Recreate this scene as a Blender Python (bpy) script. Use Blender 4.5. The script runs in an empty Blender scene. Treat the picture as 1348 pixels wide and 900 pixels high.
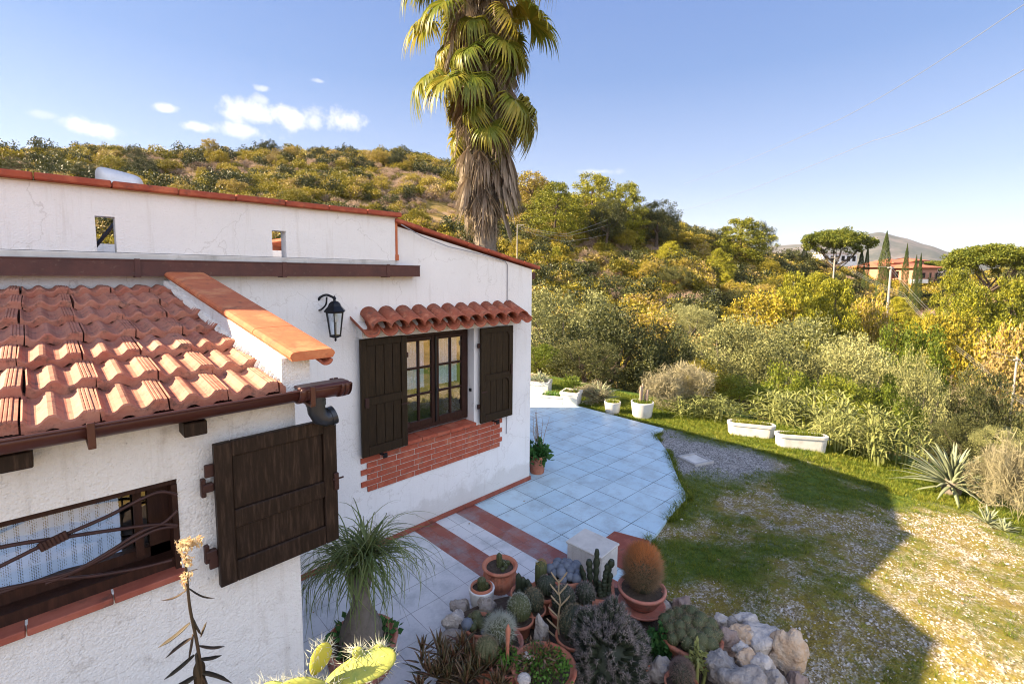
import bpy, math, random
import numpy as np
from mathutils import Vector, noise as mn
R=math.radians; PI=math.pi
rng=np.random.default_rng(7); random.seed(7)
sc=bpy.context.scene
COL=bpy.data.collections.new('place'); sc.collection.children.link(COL)

# ------------------------------------------------------------------ camera
F,YAW,PIT,ROL,CY,H=623.6,R(44.872),R(5.515),R(0.512),420.3,3.2
fw=np.array([math.cos(PIT)*math.cos(YAW),math.cos(PIT)*math.sin(YAW),-math.sin(PIT)])
r0=np.array([math.sin(YAW),-math.cos(YAW),0]); u0=np.cross(r0,fw)
RT=math.cos(ROL)*r0+math.sin(ROL)*u0; UP=-math.sin(ROL)*r0+math.cos(ROL)*u0
CAM=np.array([0,0,H])
def ray(x,y): return fw+RT*(x-674)/F-UP*(y-CY)/F
def on(x,y,ax,v):
    r=ray(x,y); return CAM+r*(v-CAM[ax])/r[ax]
def at(x,y,d):
    r=ray(x,y); return CAM+r*d/math.hypot(r[0],r[1])
def msz(p,px): return px*float((np.array(p)-CAM)@fw)/F
cd=bpy.data.cameras.new('camera'); cam=bpy.data.objects.new('camera',cd); COL.objects.link(cam)
from mathutils import Matrix
mm=Matrix([[RT[i],UP[i],-fw[i],CAM[i]] for i in range(3)]+[[0,0,0,1]]); cam.matrix_world=mm
cd.sensor_width=36; cd.lens=F/1348*36; cd.shift_y=-(450-CY)/1348; cd.clip_start=.05; cd.clip_end=30000
sc.camera=cam

# ------------------------------------------------------------------ materials
def nd(nt,t,**k):
    n=nt.nodes.new(t)
    for a,v in k.items():
        if a in n.inputs.keys() if isinstance(a,str) else False: n.inputs[a].default_value=v
        else: setattr(n,a,v)
    return n
def c4(c): return (c[0],c[1],c[2],1)
def ramp(nt,fac,stops,interp='LINEAR'):
    r=nt.nodes.new('ShaderNodeValToRGB'); r.color_ramp.interpolation=interp
    while len(r.color_ramp.elements)<len(stops): r.color_ramp.elements.new(.5)
    for e,(p,c) in zip(r.color_ramp.elements,stops):
        e.position=p; e.color=c4(c) if len(c)==3 else c
    nt.links.new(fac,r.inputs[0]); return r.outputs[0]
def noise(nt,co,scale,detail=4,rough=.55):
    n=nt.nodes.new('ShaderNodeTexNoise'); n.inputs['Scale'].default_value=scale
    n.inputs['Detail'].default_value=detail; n.inputs['Roughness'].default_value=rough
    nt.links.new(co,n.inputs['Vector']); return n.outputs['Fac']
def mix(nt,f,a,b,mode='MIX'):
    m=nt.nodes.new('ShaderNodeMix'); m.data_type='RGBA'; m.blend_type=mode
    for s,v in ((0,f),(6,a),(7,b)):
        if hasattr(v,'links') or hasattr(v,'is_linked'): nt.links.new(v,m.inputs[s])
        else: m.inputs[s].default_value=(v if s==0 else c4(v))
    return m.outputs[2]
def base(name):
    m=bpy.data.materials.new(name); m.use_nodes=True; nt=m.node_tree
    b=nt.nodes['Principled BSDF']; tc=nt.nodes.new('ShaderNodeTexCoord'); return m,nt,b,tc.outputs['Object']
def bump(nt,b,h,st,dist=.01):
    n=nt.nodes.new('ShaderNodeBump'); n.inputs['Strength'].default_value=st; n.inputs['Distance'].default_value=dist
    nt.links.new(h,n.inputs['Height']); nt.links.new(n.outputs[0],b.inputs['Normal']); return n
def mat(name,c1,c2=None,c3=None,scale=6,rough=.7,bs=.3,bscale=60,bd=.004,metal=0,spec=.4,lo=.3,hi=.7,stain=None):
    m,nt,b,co=base(name); L=nt.links.new
    c2=c2 or tuple(x*.75 for x in c1)
    st=[(lo,c1),(hi,c2)] if not c3 else [(lo,c1),((lo+hi)/2,c2),(hi,c3)]
    col=ramp(nt,noise(nt,co,scale,6,.6),st)
    if stain: col=mix(nt,ramp(nt,noise(nt,co,stain[1],8,.7),[(stain[2],(0,0,0)),(stain[3],(1,1,1))]),col,stain[0])
    L(col,b.inputs['Base Color']); b.inputs['Roughness'].default_value=rough; b.inputs['Metallic'].default_value=metal
    b.inputs['Specular IOR Level'].default_value=spec
    if bs: bump(nt,b,noise(nt,co,bscale,5,.6),bs,bd)
    return m
def foliage(name,cols,rough=.55,trans=.3,pos=.35,perobj=True,spec=.25,tint=.5):
    """leaf material: colour varies per leaf, per plant and slowly through the plant"""
    m,nt,b,co=base(name); L=nt.links.new
    g=nt.nodes.new('ShaderNodeNewGeometry'); oi=nt.nodes.new('ShaderNodeObjectInfo')
    a=nt.nodes.new('ShaderNodeMath'); a.operation='MULTIPLY_ADD'; L(g.outputs['Random Per Island'],a.inputs[0]); a.inputs[1].default_value=.38
    n=noise(nt,g.outputs['Position'],pos,3,.6); q=nt.nodes.new('ShaderNodeMath'); q.operation='MULTIPLY'; L(n,q.inputs[0]); q.inputs[1].default_value=.55
    L(q.outputs[0],a.inputs[2]); a2=nt.nodes.new('ShaderNodeMath'); a2.operation='MULTIPLY_ADD'
    L(oi.outputs['Random'],a2.inputs[0]); a2.inputs[1].default_value=tint if perobj else 0; L(a.outputs[0],a2.inputs[2])
    k=len(cols); lo,hi=.12,.38+.4+(tint if perobj else 0)*.8
    col=ramp(nt,a2.outputs[0],[(lo+(hi-lo)*i/(k-1),c) for i,c in enumerate(cols)])
    L(col,b.inputs['Base Color']); b.inputs['Roughness'].default_value=rough; b.inputs['Specular IOR Level'].default_value=spec
    t=nt.nodes.new('ShaderNodeBsdfTranslucent'); L(col,t.inputs[0]); ms=nt.nodes.new('ShaderNodeMixShader'); ms.inputs[0].default_value=trans
    L(b.outputs[0],ms.inputs[1]); L(t.outputs[0],ms.inputs[2]); L(ms.outputs[0],nt.nodes['Material Output'].inputs[0])
    return m
def stucco(name,dirty,tintc=(.80,.79,.77),bst=.5):
    m,nt,b,co=base(name); L=nt.links.new
    col=ramp(nt,noise(nt,co,1.3,5,.6),[(.3,tintc),(.75,tuple(x*.90 for x in tintc))])
    cr=nt.nodes.new('ShaderNodeTexVoronoi'); cr.feature='DISTANCE_TO_EDGE'; cr.inputs['Scale'].default_value=.8; wv=nt.nodes.new('ShaderNodeVectorMath'); wn=nt.nodes.new('ShaderNodeTexNoise'); wn.inputs['Scale'].default_value=3; wn.inputs['Detail'].default_value=6; L(co,wn.inputs['Vector']); L(wn.outputs['Color'],wv.inputs[0]); L(co,wv.inputs[1]); L(wv.outputs[0],cr.inputs['Vector'])
    col=mix(nt,ramp(nt,cr.outputs['Distance'],[(0,(.45,)*3),(.006,(0,)*3)]),col,(.45,.42,.38))
    d=ramp(nt,noise(nt,co,7,9,.75),[(.60-.05*dirty,(0,0,0)),(.75,(dirty*.7,)*3)])
    col=mix(nt,d,col,(.42,.38,.33))
    sp=ramp(nt,noise(nt,co,38,3,.6),[(.70-.02*dirty,(0,0,0)),(.76,(.55*dirty,)*3)])
    col=mix(nt,sp,col,(.25,.22,.19))
    mp=nt.nodes.new('ShaderNodeMapping'); mp.inputs['Scale'].default_value=(9,9,.7); L(co,mp.inputs[0])
    stk=ramp(nt,noise(nt,mp.outputs[0],1.6,7,.7),[(.55,(0,0,0)),(.74,(.30+.3*dirty,)*3)]); col=mix(nt,stk,col,(.50,.46,.40))
    sz_=nt.nodes.new('ShaderNodeSeparateXYZ'); L(co,sz_.inputs[0]); nz_=nt.nodes.new('ShaderNodeMath'); nz_.operation='MULTIPLY_ADD'; L(noise(nt,co,5,7,.7),nz_.inputs[0]); nz_.inputs[1].default_value=-.62; L(sz_.outputs['Z'],nz_.inputs[2])
    col=mix(nt,ramp(nt,nz_.outputs[0],[(-.0,(.32,)*3),(.10,(0,)*3)]),col,(.40,.37,.32))
    L(col,b.inputs['Base Color']); b.inputs['Roughness'].default_value=.92; b.inputs['Specular IOR Level'].default_value=.15
    v=nt.nodes.new('ShaderNodeTexVoronoi'); v.inputs['Scale'].default_value=85; L(co,v.inputs['Vector'])
    ad=nt.nodes.new('ShaderNodeMath'); ad.operation='ADD'; L(noise(nt,co,55,6,.7),ad.inputs[0])
    mu=nt.nodes.new('ShaderNodeMath'); mu.operation='MULTIPLY'; L(v.outputs['Distance'],mu.inputs[0]); mu.inputs[1].default_value=-.35; L(mu.outputs[0],ad.inputs[1])
    bump(nt,b,ad.outputs[0],bst,.011); return m
def terra(name,c1,c2,c3,sc_=5,dirt=.5):
    return mat(name,c1,c2,c3,scale=sc_,rough=.8,bs=.35,bscale=90,bd=.003,stain=((.05,.045,.035),14,.56-.05*dirt,.78),lo=.32,hi=.68)
SKY_STRENGTH=.1; HAZE=4.5e-5; EXPO=2.15
M={}
M['wall']=stucco('white_roughcast',.35); M['wall2']=stucco('weathered_roughcast',.9,(.79,.78,.75),1.0)
M['cap']=terra('terracotta_coping',(.40,.085,.035),(.30,.06,.03),(.48,.13,.06),4,.3)
M['cap2']=terra('orange_coping',(.52,.165,.06),(.43,.115,.045),(.56,.22,.09),5,.15)
M['tile']=terra('roof_tile',(.45,.17,.10),(.52,.25,.16),(.34,.11,.07),7,1.1)
M['barrel']=terra('barrel_tile',(.38,.11,.05),(.28,.07,.035),(.46,.17,.09),11,.9)
M['brick']=terra('brick',(.42,.10,.05),(.33,.07,.035),(.48,.15,.08),7,.2)
M['redtile']=terra('red_floor_tile',(.30,.085,.055),(.25,.065,.04),(.35,.11,.07),5,.3)
M['grout']=mat('grout',(.62,.55,.48),(.5,.44,.38))
M['gutter']=mat('brown_gutter',(.085,.03,.022),(.065,.022,.016),scale=3,rough=.35,bs=.05,stain=((.16,.07,.05),20,.6,.8))
M['gutter2']=mat('brown_beam',(.10,.035,.025),(.06,.022,.018),scale=9,rough=.6,stain=((.2,.14,.1),25,.58,.85))
M['pipe']=mat('dark_pipe',(.035,.04,.05),(.025,.028,.035),rough=.3,bs=.05,metal=.2)
def woodm(name,c1,c2,c3):
    m,nt,b,co=base(name); L=nt.links.new
    mp=nt.nodes.new('ShaderNodeMapping'); mp.inputs['Scale'].default_value=(9,9,.9); L(co,mp.inputs[0])
    n=noise(nt,mp.outputs[0],7,8,.7); L(ramp(nt,n,[(.3,c1),(.5,c2),(.72,c3)]),b.inputs['Base Color']); b.inputs['Roughness'].default_value=.55
    b.inputs['Specular IOR Level'].default_value=.22; bump(nt,b,n,.35,.003); return m
M['wood']=woodm('dark_shutter_wood',(.012,.007,.003),(.022,.013,.0055),(.045,.027,.012))
M['wood2']=woodm('worn_shutter_wood',(.010,.0055,.0035),(.018,.010,.0065),(.06,.036,.024))
M['frame']=woodm('window_wood',(.018,.007,.005),(.03,.012,.008),(.055,.022,.014))
M['iron']=mat('rusty_iron',(.035,.016,.014),(.06,.025,.02),scale=20,rough=.55,metal=.3)
M['black']=mat('black_metal',(.012,.013,.016),(.02,.022,.026),rough=.35,bs=.1,metal=.4)
M['white']=mat('white_paint',(.78,.78,.76),(.66,.65,.62),scale=5,rough=.5,stain=((.35,.32,.27),9,.6,.85))
M['conc']=mat('white_concrete',(.64,.62,.57),(.50,.48,.44),scale=6,rough=.85,bs=.4,bscale=50,stain=((.3,.28,.24),7,.55,.8))
M['gconc']=mat('grey_concrete',(.42,.41,.39),(.32,.31,.30),scale=8,rough=.9,bs=.4)
M['pot']=terra('clay_pot',(.46,.14,.075),(.50,.20,.12),(.38,.10,.055),6,.6)
M['pot2']=terra('pale_clay_pot',(.54,.23,.16),(.46,.17,.12),(.60,.30,.22),7,.6)
M['soil']=mat('dark_soil',(.06,.042,.03),(.10,.075,.055),scale=30,rough=1,bs=1,bscale=70,bd=.02)
M['cable']=mat('grey_cable',(.32,.33,.35),(.28,.28,.3),bs=0)
M['trunk']=mat('bark',(.12,.09,.065),(.07,.05,.038),scale=9,rough=.95,bs=.8,bscale=25,bd=.03)
M['gbark']=mat('grey_bark',(.20,.17,.14),(.12,.10,.08),scale=14,rough=.95,bs=.8,bscale=30,bd=.01)
def glassm(name,refl,tintc=(.9,.95,1)):
    m=bpy.data.materials.new(name); m.use_nodes=True; nt=m.node_tree; nt.nodes.clear(); L=nt.links.new
    o=nt.nodes.new('ShaderNodeOutputMaterial'); t=nt.nodes.new('ShaderNodeBsdfTransparent'); t.inputs[0].default_value=c4(tintc)
    g=nt.nodes.new('ShaderNodeBsdfGlossy'); g.inputs['Roughness'].default_value=.02; x=nt.nodes.new('ShaderNodeMixShader'); x.inputs[0].default_value=refl
    tc=nt.nodes.new('ShaderNodeTexCoord'); b=nt.nodes.new('ShaderNodeBump'); b.inputs['Strength'].default_value=.12; b.inputs['Distance'].default_value=.01
    L(noise(nt,tc.outputs['Object'],7,2),b.inputs['Height']); L(b.outputs[0],g.inputs['Normal'])
    L(t.outputs[0],x.inputs[1]); L(g.outputs[0],x.inputs[2]); L(x.outputs[0],o.inputs[0]); return m
M['glass']=glassm('window_glass',.38); M['glass2']=glassm('lantern_glass',.12)
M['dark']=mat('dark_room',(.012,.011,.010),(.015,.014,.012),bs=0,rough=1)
def lacem():
    m,nt,b,co=base('white_lace'); L=nt.links.new
    ck=nt.nodes.new('ShaderNodeTexVoronoi'); ck.inputs['Scale'].default_value=150; ck.inputs['Randomness'].default_value=.1; L(co,ck.inputs['Vector'])
    wv=nt.nodes.new('ShaderNodeTexNoise'); wv.inputs['Scale'].default_value=9; L(co,wv.inputs['Vector'])
    w2=ramp(nt,wv.outputs['Fac'],[(.47,(0,0,0)),(.5,(1,1,1)),(.53,(0,0,0))])
    hole=ramp(nt,ck.outputs['Distance'],[(.30,(0,0,0)),(.42,(1,1,1))])
    al=mix(nt,1,hole,w2,'LIGHTEN'); al=mix(nt,1,al,(.18,.18,.18),'ADD')
    b.inputs['Base Color'].default_value=(.58,.74,.96,1); b.inputs['Roughness'].default_value=.9; L(al,b.inputs['Alpha']); return m
M['lace']=lacem()
# foliage
M['maquis']=foliage('maquis_leaves',[(.02,.03,.006),(.075,.08,.011),(.19,.165,.016),(.32,.255,.022),(.39,.30,.035),(.35,.26,.10)],pos=.12,tint=.65,trans=.16)
M['olive']=foliage('olive_leaves',[(.035,.045,.018),(.13,.14,.05),(.27,.27,.10),(.42,.40,.18)],pos=.5,tint=.25,trans=.15)
M['darkleaf']=foliage('evergreen_leaves',[(.010,.015,.006),(.03,.04,.013),(.08,.085,.025),(.18,.17,.05)],pos=.7,tint=.2,trans=.12)
M['pine']=foliage('pine_needles',[(.02,.035,.005),(.12,.135,.012),(.30,.28,.018),(.44,.37,.025)],pos=.9,tint=.25,trans=.12)
M['umbrella']=foliage('umbrella_pine_needles',[(.02,.035,.007),(.07,.10,.014),(.16,.18,.022),(.26,.25,.035)],pos=.5,tint=.2)
M['bright']=foliage('bright_leaves',[(.035,.06,.008),(.12,.16,.015),(.28,.28,.03)],pos=.6,tint=.2)
M['cyp']=foliage('cypress_leaves',[(.025,.045,.012),(.05,.075,.018),(.09,.11,.03)],pos=.8,tint=.2,trans=.1)
M['dry']=foliage('dry_twigs',[(.20,.13,.08),(.33,.23,.16),(.44,.33,.25),(.36,.29,.15)],pos=.8,tint=.2)
M['dryg']=foliage('grey_green_twigs',[(.12,.115,.06),(.22,.20,.11),(.34,.30,.19),(.30,.27,.13)],pos=.8,tint=.2)
M['succ']=foliage('succulent_leaves',[(.05,.065,.022),(.15,.17,.05),(.30,.31,.10),(.44,.42,.19)],pos=1.5,tint=.25,trans=.2)
M['agave']=foliage('agave_leaves',[(.17,.20,.12),(.27,.30,.18),(.38,.40,.26)],pos=2,tint=.1,trans=.15)
M['grass']=foliage('grass_blades',[(.035,.065,.010),(.09,.14,.013),(.19,.22,.02),(.33,.30,.05)],pos=.9,tint=.3,trans=.4)
M['palm']=foliage('palm_fan',[(.07,.11,.015),(.16,.19,.025),(.32,.28,.04),(.46,.36,.08)],pos=.6,tint=.35,trans=.35,rough=.4)
M['deadpalm']=foliage('dead_palm_fan',[(.12,.09,.065),(.21,.165,.12),(.32,.26,.19),(.42,.36,.28)],pos=1.5,tint=.2,trans=.15,rough=.8)
M['pony']=foliage('ponytail_leaves',[(.04,.065,.02),(.10,.14,.04),(.18,.22,.07),(.28,.28,.12)],pos=4,tint=0,trans=.25,rough=.4)
M['geran']=foliage('geranium_leaves',[(.02,.07,.02),(.05,.14,.035),(.10,.20,.05)],pos=6,tint=0,trans=.25)
M['clover']=foliage('clover_leaves',[(.05,.13,.02),(.12,.25,.04),(.2,.33,.06)],pos=6,tint=0,trans=.3)
M['aloer']=foliage('red_aloe_leaves',[(.035,.05,.02),(.10,.08,.03),(.17,.09,.04),(.12,.04,.025)],pos=7,tint=0,trans=.1,rough=.35,spec=.5)
M['cactus']=mat('cactus_skin',(.05,.065,.025),(.09,.095,.035),scale=12,rough=.6)
M['cactusd']=mat('dark_cactus_skin',(.018,.026,.014),(.035,.045,.022),scale=12,rough=.6)
M['cactusb']=mat('blue_grey_cactus',(.10,.12,.15),(.16,.18,.22),scale=9,rough=.8,bs=.6,bscale=120)
M['spw']=foliage('white_spines',[(.30,.33,.26),(.5,.52,.42),(.62,.62,.52)],tint=0,trans=.2)
M['spg']=foliage('grey_spines',[(.14,.115,.10),(.30,.25,.23),(.52,.45,.41)],tint=0,trans=.1,pos=6)
M['spb']=foliage('brown_spines',[(.18,.13,.07),(.34,.26,.15),(.48,.40,.26)],tint=0,trans=.1,pos=6)
def redsp():
    m,nt,b,co=base('red_brown_spines'); L=nt.links.new
    s=nt.nodes.new('ShaderNodeSeparateXYZ'); L(co,s.inputs[0]); g=nt.nodes.new('ShaderNodeNewGeometry')
    a=nt.nodes.new('ShaderNodeMath'); a.operation='MULTIPLY_ADD'; L(g.outputs['Random Per Island'],a.inputs[0]); a.inputs[1].default_value=.12; L(s.outputs['Z'],a.inputs[2])
    L(ramp(nt,a.outputs[0],[(.20,(.12,.08,.04)),(.42,(.22,.13,.06)),(.56,(.42,.15,.04)),(.68,(.75,.22,.03))]),b.inputs['Base Color']); return m
M['redsp']=redsp()
M['prick']=mat('prickly_pear_pad',(.20,.26,.05),(.33,.33,.055),(.12,.19,.06),scale=14,rough=.65,bs=.5,bscale=70,stain=((.22,.16,.07),38,.62,.70))
M['prick2']=mat('yellow_prickly_pear_pad',(.50,.42,.035),(.36,.36,.045),(.55,.40,.035),scale=12,rough=.65,bs=.4,stain=((.3,.2,.06),40,.62,.7))
M['kal']=foliage('kalanchoe_leaves',[(.03,.03,.02),(.07,.05,.03),(.10,.06,.04)],tint=0,pos=8,trans=.1)
M['kalf']=foliage('pale_flowers',[(.55,.30,.18),(.65,.50,.28),(.75,.66,.42)],tint=0,pos=20,trans=.3)
def rockm(name,a,b_,c): return mat(name,a,b_,c,scale=7,rough=.9,bs=1,bscale=16,bd=.05,stain=((.12,.11,.10),6,.55,.72))
M['rw']=rockm('white_rock',(.70,.65,.58),(.56,.50,.44),(.40,.35,.30))
M['ro']=rockm('ochre_rock',(.62,.52,.40),(.55,.38,.24),(.66,.62,.55))
M['rg']=rockm('grey_rock',(.25,.215,.19),(.38,.34,.30),(.15,.13,.12))
M['rb']=rockm('brown_rock',(.25,.17,.14),(.33,.25,.21),(.2,.13,.1))
M['roof']=mat('red_roof',(.38,.13,.07),(.3,.1,.05),scale=2)
M['villa']=mat('salmon_render',(.50,.25,.17),(.42,.2,.13),scale=1)
M['post']=mat('wooden_pole',(.42,.38,.32),(.33,.29,.25),scale=5)
M['wire']=mat('pale_wire',(.45,.45,.46),(.4,.4,.4),bs=0,rough=.4,metal=.5)

# ------------------------------------------------------------------ objects
def root_of(o):
    while o.parent: o=o.parent
    return o
def props(o,label=None,cat=None,group=None,kind=None):
    for k,v in (('label',label),('category',cat),('group',group),('kind',kind)):
        if v: o[k]=v
    return o
def thing(name,label,cat,loc,group=None):
    o=bpy.data.objects.new(name,None); COL.objects.link(o); o.location=Vector([float(a) for a in loc]); o.empty_display_size=.1
    return props(o,label,cat,group)
def link(name,me,m,parent=None,loc=None):
    o=bpy.data.objects.new(name,me); COL.objects.link(o)
    if m is not None and not me.materials:
        for q in (m if isinstance(m,(list,tuple)) else [m]): me.materials.append(q)
    if parent: o.parent=parent
    elif loc is not None: o.location=Vector([float(a) for a in loc])
    return o
def copytree(o,parent=None):
    c=o.copy(); COL.objects.link(c); c.parent=parent
    for ch in list(o.children): copytree(ch,c)
    return c
def npmesh(name,V,Fs,smooth=False):
    """V (n,3), Fs (m,k) uniform arrays or a list of such"""
    if not isinstance(Fs,list): Fs=[Fs]
    me=bpy.data.meshes.new(name); V=np.asarray(V,dtype=np.float32)
    me.vertices.add(len(V)); me.vertices.foreach_set('co',V.ravel())
    tot=sum(f.size for f in Fs); n=sum(len(f) for f in Fs)
    me.loops.add(tot); me.polygons.add(n)
    me.loops.foreach_set('vertex_index',np.concatenate([f.ravel() for f in Fs]).astype(np.int32))
    ls=[];k=0
    for f in Fs:
        ls.append(k+np.arange(len(f))*f.shape[1]); k+=f.size
    me.polygons.foreach_set('loop_start',np.concatenate(ls).astype(np.int32))
    if smooth: me.polygons.foreach_set('use_smooth',np.ones(n,dtype=bool))
    me.update(calc_edges=True); return me
class MB:
    def __init__(s): s.v=[];s.f=[];s.sm=[];s.mi=[];s.m=0
    def add(s,vs,fs,smooth=False):
        k=len(s.v); s.v+=[tuple(map(float,p)) for p in vs]
        for f in fs: s.f.append(tuple(i+k for i in f)); s.sm.append(smooth); s.mi.append(s.m)
    def box(s,a,b,bev=0):
        (x0,y0,z0),(x1,y1,z1)=a,b; x0,x1=min(x0,x1),max(x0,x1); y0,y1=min(y0,y1),max(y0,y1); z0,z1=min(z0,z1),max(z0,z1)
        c=((x0+x1)/2,(y0+y1)/2,(z0+z1)/2); s.obox(c,(x1-x0,y1-y0,z1-z0),np.eye(3),bev)
    def obox(s,c,sz,A,bev=0):
        """A rows = local axes in world"""
        c=np.array(c,float); h=np.array(sz,float)/2; A=np.array(A,float)
        if bev<=0:
            vs=[c+A[0]*h[0]*i+A[1]*h[1]*j+A[2]*h[2]*k for k in(-1,1) for j in(-1,1) for i in(-1,1)]
            s.add(vs,[(0,2,3,1),(4,5,7,6),(0,1,5,4),(2,6,7,3),(0,4,6,2),(1,3,7,5)]); return
        b=min(bev,h.min()*.8); P={};vs=[]
        def P_(i,j,k,ax):
            key=(i,j,k,ax)
            if key not in P:
                q=[h[0]*i,h[1]*j,h[2]*k]
                for t in range(3):
                    if t!=ax: q[t]-=b*(i,j,k)[t]
                P[key]=len(vs); vs.append(c+A[0]*q[0]+A[1]*q[1]+A[2]*q[2])
            return P[key]
        fs=[]
        for i in(-1,1):
            f=[P_(i,-1,-1,0),P_(i,1,-1,0),P_(i,1,1,0),P_(i,-1,1,0)]; fs.append(f if i>0 else f[::-1])
            f=[P_(-1,i,-1,1),P_(-1,i,1,1),P_(1,i,1,1),P_(1,i,-1,1)]; fs.append(f if i>0 else f[::-1])
            f=[P_(-1,-1,i,2),P_(1,-1,i,2),P_(1,1,i,2),P_(-1,1,i,2)]; fs.append(f if i>0 else f[::-1])
        for i in(-1,1):
            for j in(-1,1):
                f=[P_(i,j,-1,0),P_(i,j,-1,1),P_(i,j,1,1),P_(i,j,1,0)]; fs.append(f if i*j<0 else f[::-1])
                f=[P_(i,-1,j,0),P_(i,-1,j,2),P_(i,1,j,2),P_(i,1,j,0)]; fs.append(f if i*j>0 else f[::-1])
                f=[P_(-1,i,j,1),P_(-1,i,j,2),P_(1,i,j,2),P_(1,i,j,1)]; fs.append(f if i*j<0 else f[::-1])
                for k in(-1,1):
                    f=[P_(i,j,k,0),P_(i,j,k,1),P_(i,j,k,2)]; fs.append(f if i*j*k>0 else f[::-1])
        s.add(vs,fs)
    def bar(s,a,b,w,t,up=(0,0,1),bev=0):
        a=np.array(a,float);b=np.array(b,float);d=b-a;L=np.linalg.norm(d);d/=L
        u=np.array(up,float);x=np.cross(d,u)
        if np.linalg.norm(x)<1e-4:x=np.cross(d,(1,0,0))
        x/=np.linalg.norm(x);u=np.cross(x,d); s.obox((a+b)/2,(L,w,t),(d,x,u),bev)
    def tube(s,pts,rad,n=8,cap=True,smooth=True):
        P=[np.array(p,float) for p in pts]; k=len(P); rad=rad if hasattr(rad,'__len__') else [rad]*k
        vs=[];x=None
        for i in range(k):
            d=P[min(i+1,k-1)]-P[max(i-1,0)]; d/=np.linalg.norm(d)+1e-9
            if x is None:
                x=np.cross(d,(0,0,1)); 
                if np.linalg.norm(x)<.05:x=np.cross(d,(1,0,0))
            x=x-d*(x@d); x/=np.linalg.norm(x); y=np.cross(d,x)
            for j in range(n):
                a=2*PI*j/n; vs.append(P[i]+(x*math.cos(a)+y*math.sin(a))*rad[i])
        fs=[(i*n+j,i*n+(j+1)%n,(i+1)*n+(j+1)%n,(i+1)*n+j) for i in range(k-1) for j in range(n)]
        s.add(vs,fs,smooth)
        if cap: s.add(vs[:n][::-1],[tuple(range(n))]); s.add(vs[-n:],[tuple(range(n))])
    def lathe(s,c,prof,n=24,smooth=True,rib=None,sq=None):
        c=np.array(c,float);vs=[]
        for (r,z) in prof:
            for j in range(n):
                a=2*PI*j/n; q=r
                if rib: q=r*(1+rib[1]*math.cos(a*rib[0]))
                if sq: q=r*(1/max(abs(math.cos(a)),abs(math.sin(a))))**sq
                vs.append(c+np.array([q*math.cos(a),q*math.sin(a),z]))
        k=len(prof); s.add(vs,[(i*n+j,i*n+(j+1)%n,(i+1)*n+(j+1)%n,(i+1)*n+j) for i in range(k-1) for j in range(n)],smooth)
    def build(s,name,m,parent=None,loc=None,label=None):
        me=bpy.data.meshes.new(name); off=np.zeros(3)
        if parent: off=np.array(root_of(parent).location)
        elif loc is not None: off=np.array(loc,float)
        me.from_pydata([tuple(np.array(p)-off) for p in s.v],[],s.f)
        me.polygons.foreach_set('use_smooth',s.sm)
        if any(s.mi): me.polygons.foreach_set('material_index',s.mi)
        me.update(); o=link(name,me,m,parent,loc)
        if label:o['label']=label
        return o
def leaves(C,size,asp=.45,up=.0,seed=0,outc=None,jit=.35):
    """rhombic leaves centred at C (n,3)"""
    g=np.random.default_rng(seed); n=len(C)
    d=g.normal(size=(n,3)); d[:,2]+=up
    if outc is not None: d+=outc
    d/=np.linalg.norm(d,axis=1)[:,None]
    e=g.normal(size=(n,3)); e-=d*(e*d).sum(1)[:,None]; e/=np.linalg.norm(e,axis=1)[:,None]
    L=size*(1+jit*g.uniform(-1,1,n))[:,None]; w=L*asp
    V=np.stack([C-d*L*.5,C+e*w*.5,C+d*L*.5,C-e*w*.5],1).reshape(-1,3)
    return V,np.arange(4*n).reshape(n,4)
def spikes(P0,P1,w,seed=0):
    """thin three-sided spines from P0 to P1"""
    g=np.random.default_rng(seed); n=len(P0); d=P1-P0
    e=g.normal(size=(n,3)); e=np.cross(d,e); e/=np.linalg.norm(e,axis=1)[:,None]+1e-9; f=np.cross(d,e); f/=np.linalg.norm(f,axis=1)[:,None]+1e-9
    V=np.stack([P0+e*w,P0-e*w*.5+f*w*.87,P0-e*w*.5-f*w*.87,P1],1).reshape(-1,3)
    b=np.arange(n)[:,None]*4; Fs=np.concatenate([b+np.array([[0,1,3]]),b+np.array([[1,2,3]]),b+np.array([[2,0,3]])])
    return V,Fs
def merge(parts):
    V=[];F3=[];F4=[];k=0
    for v,f in parts:
        V.append(v); (F4 if f.shape[1]==4 else F3).append(f+k); k+=len(v)
    return np.concatenate(V),[np.concatenate(q) for q in (F4,F3) if q]
def blade(path,w,seed=None,fold=.0):
    """leaf strip along path (k,3) widths w(k)"""
    P=np.array(path);k=len(P);d=np.gradient(P,axis=0);d/=np.linalg.norm(d,axis=1)[:,None]+1e-9
    s=np.cross(d,[0,0,1.]); n=np.linalg.norm(s,axis=1); s[n<.05]=[1,0,0]; s/=np.linalg.norm(s,axis=1)[:,None]
    u=np.cross(s,d); w=np.array(w)[:,None]
    if fold:
        V=np.stack([P-s*w+u*w*fold,P-u*w*.35*0,P+s*w+u*w*fold],1).reshape(-1,3); m=3
        F_=[[i*3+j,i*3+j+1,i*3+j+4,i*3+j+3] for i in range(k-1) for j in range(2)]
    else:
        V=np.stack([P-s*w,P+s*w],1).reshape(-1,3)
        F_=[[i*2,i*2+1,i*2+3,i*2+2] for i in range(k-1)]
    return V,np.array(F_)
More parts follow.
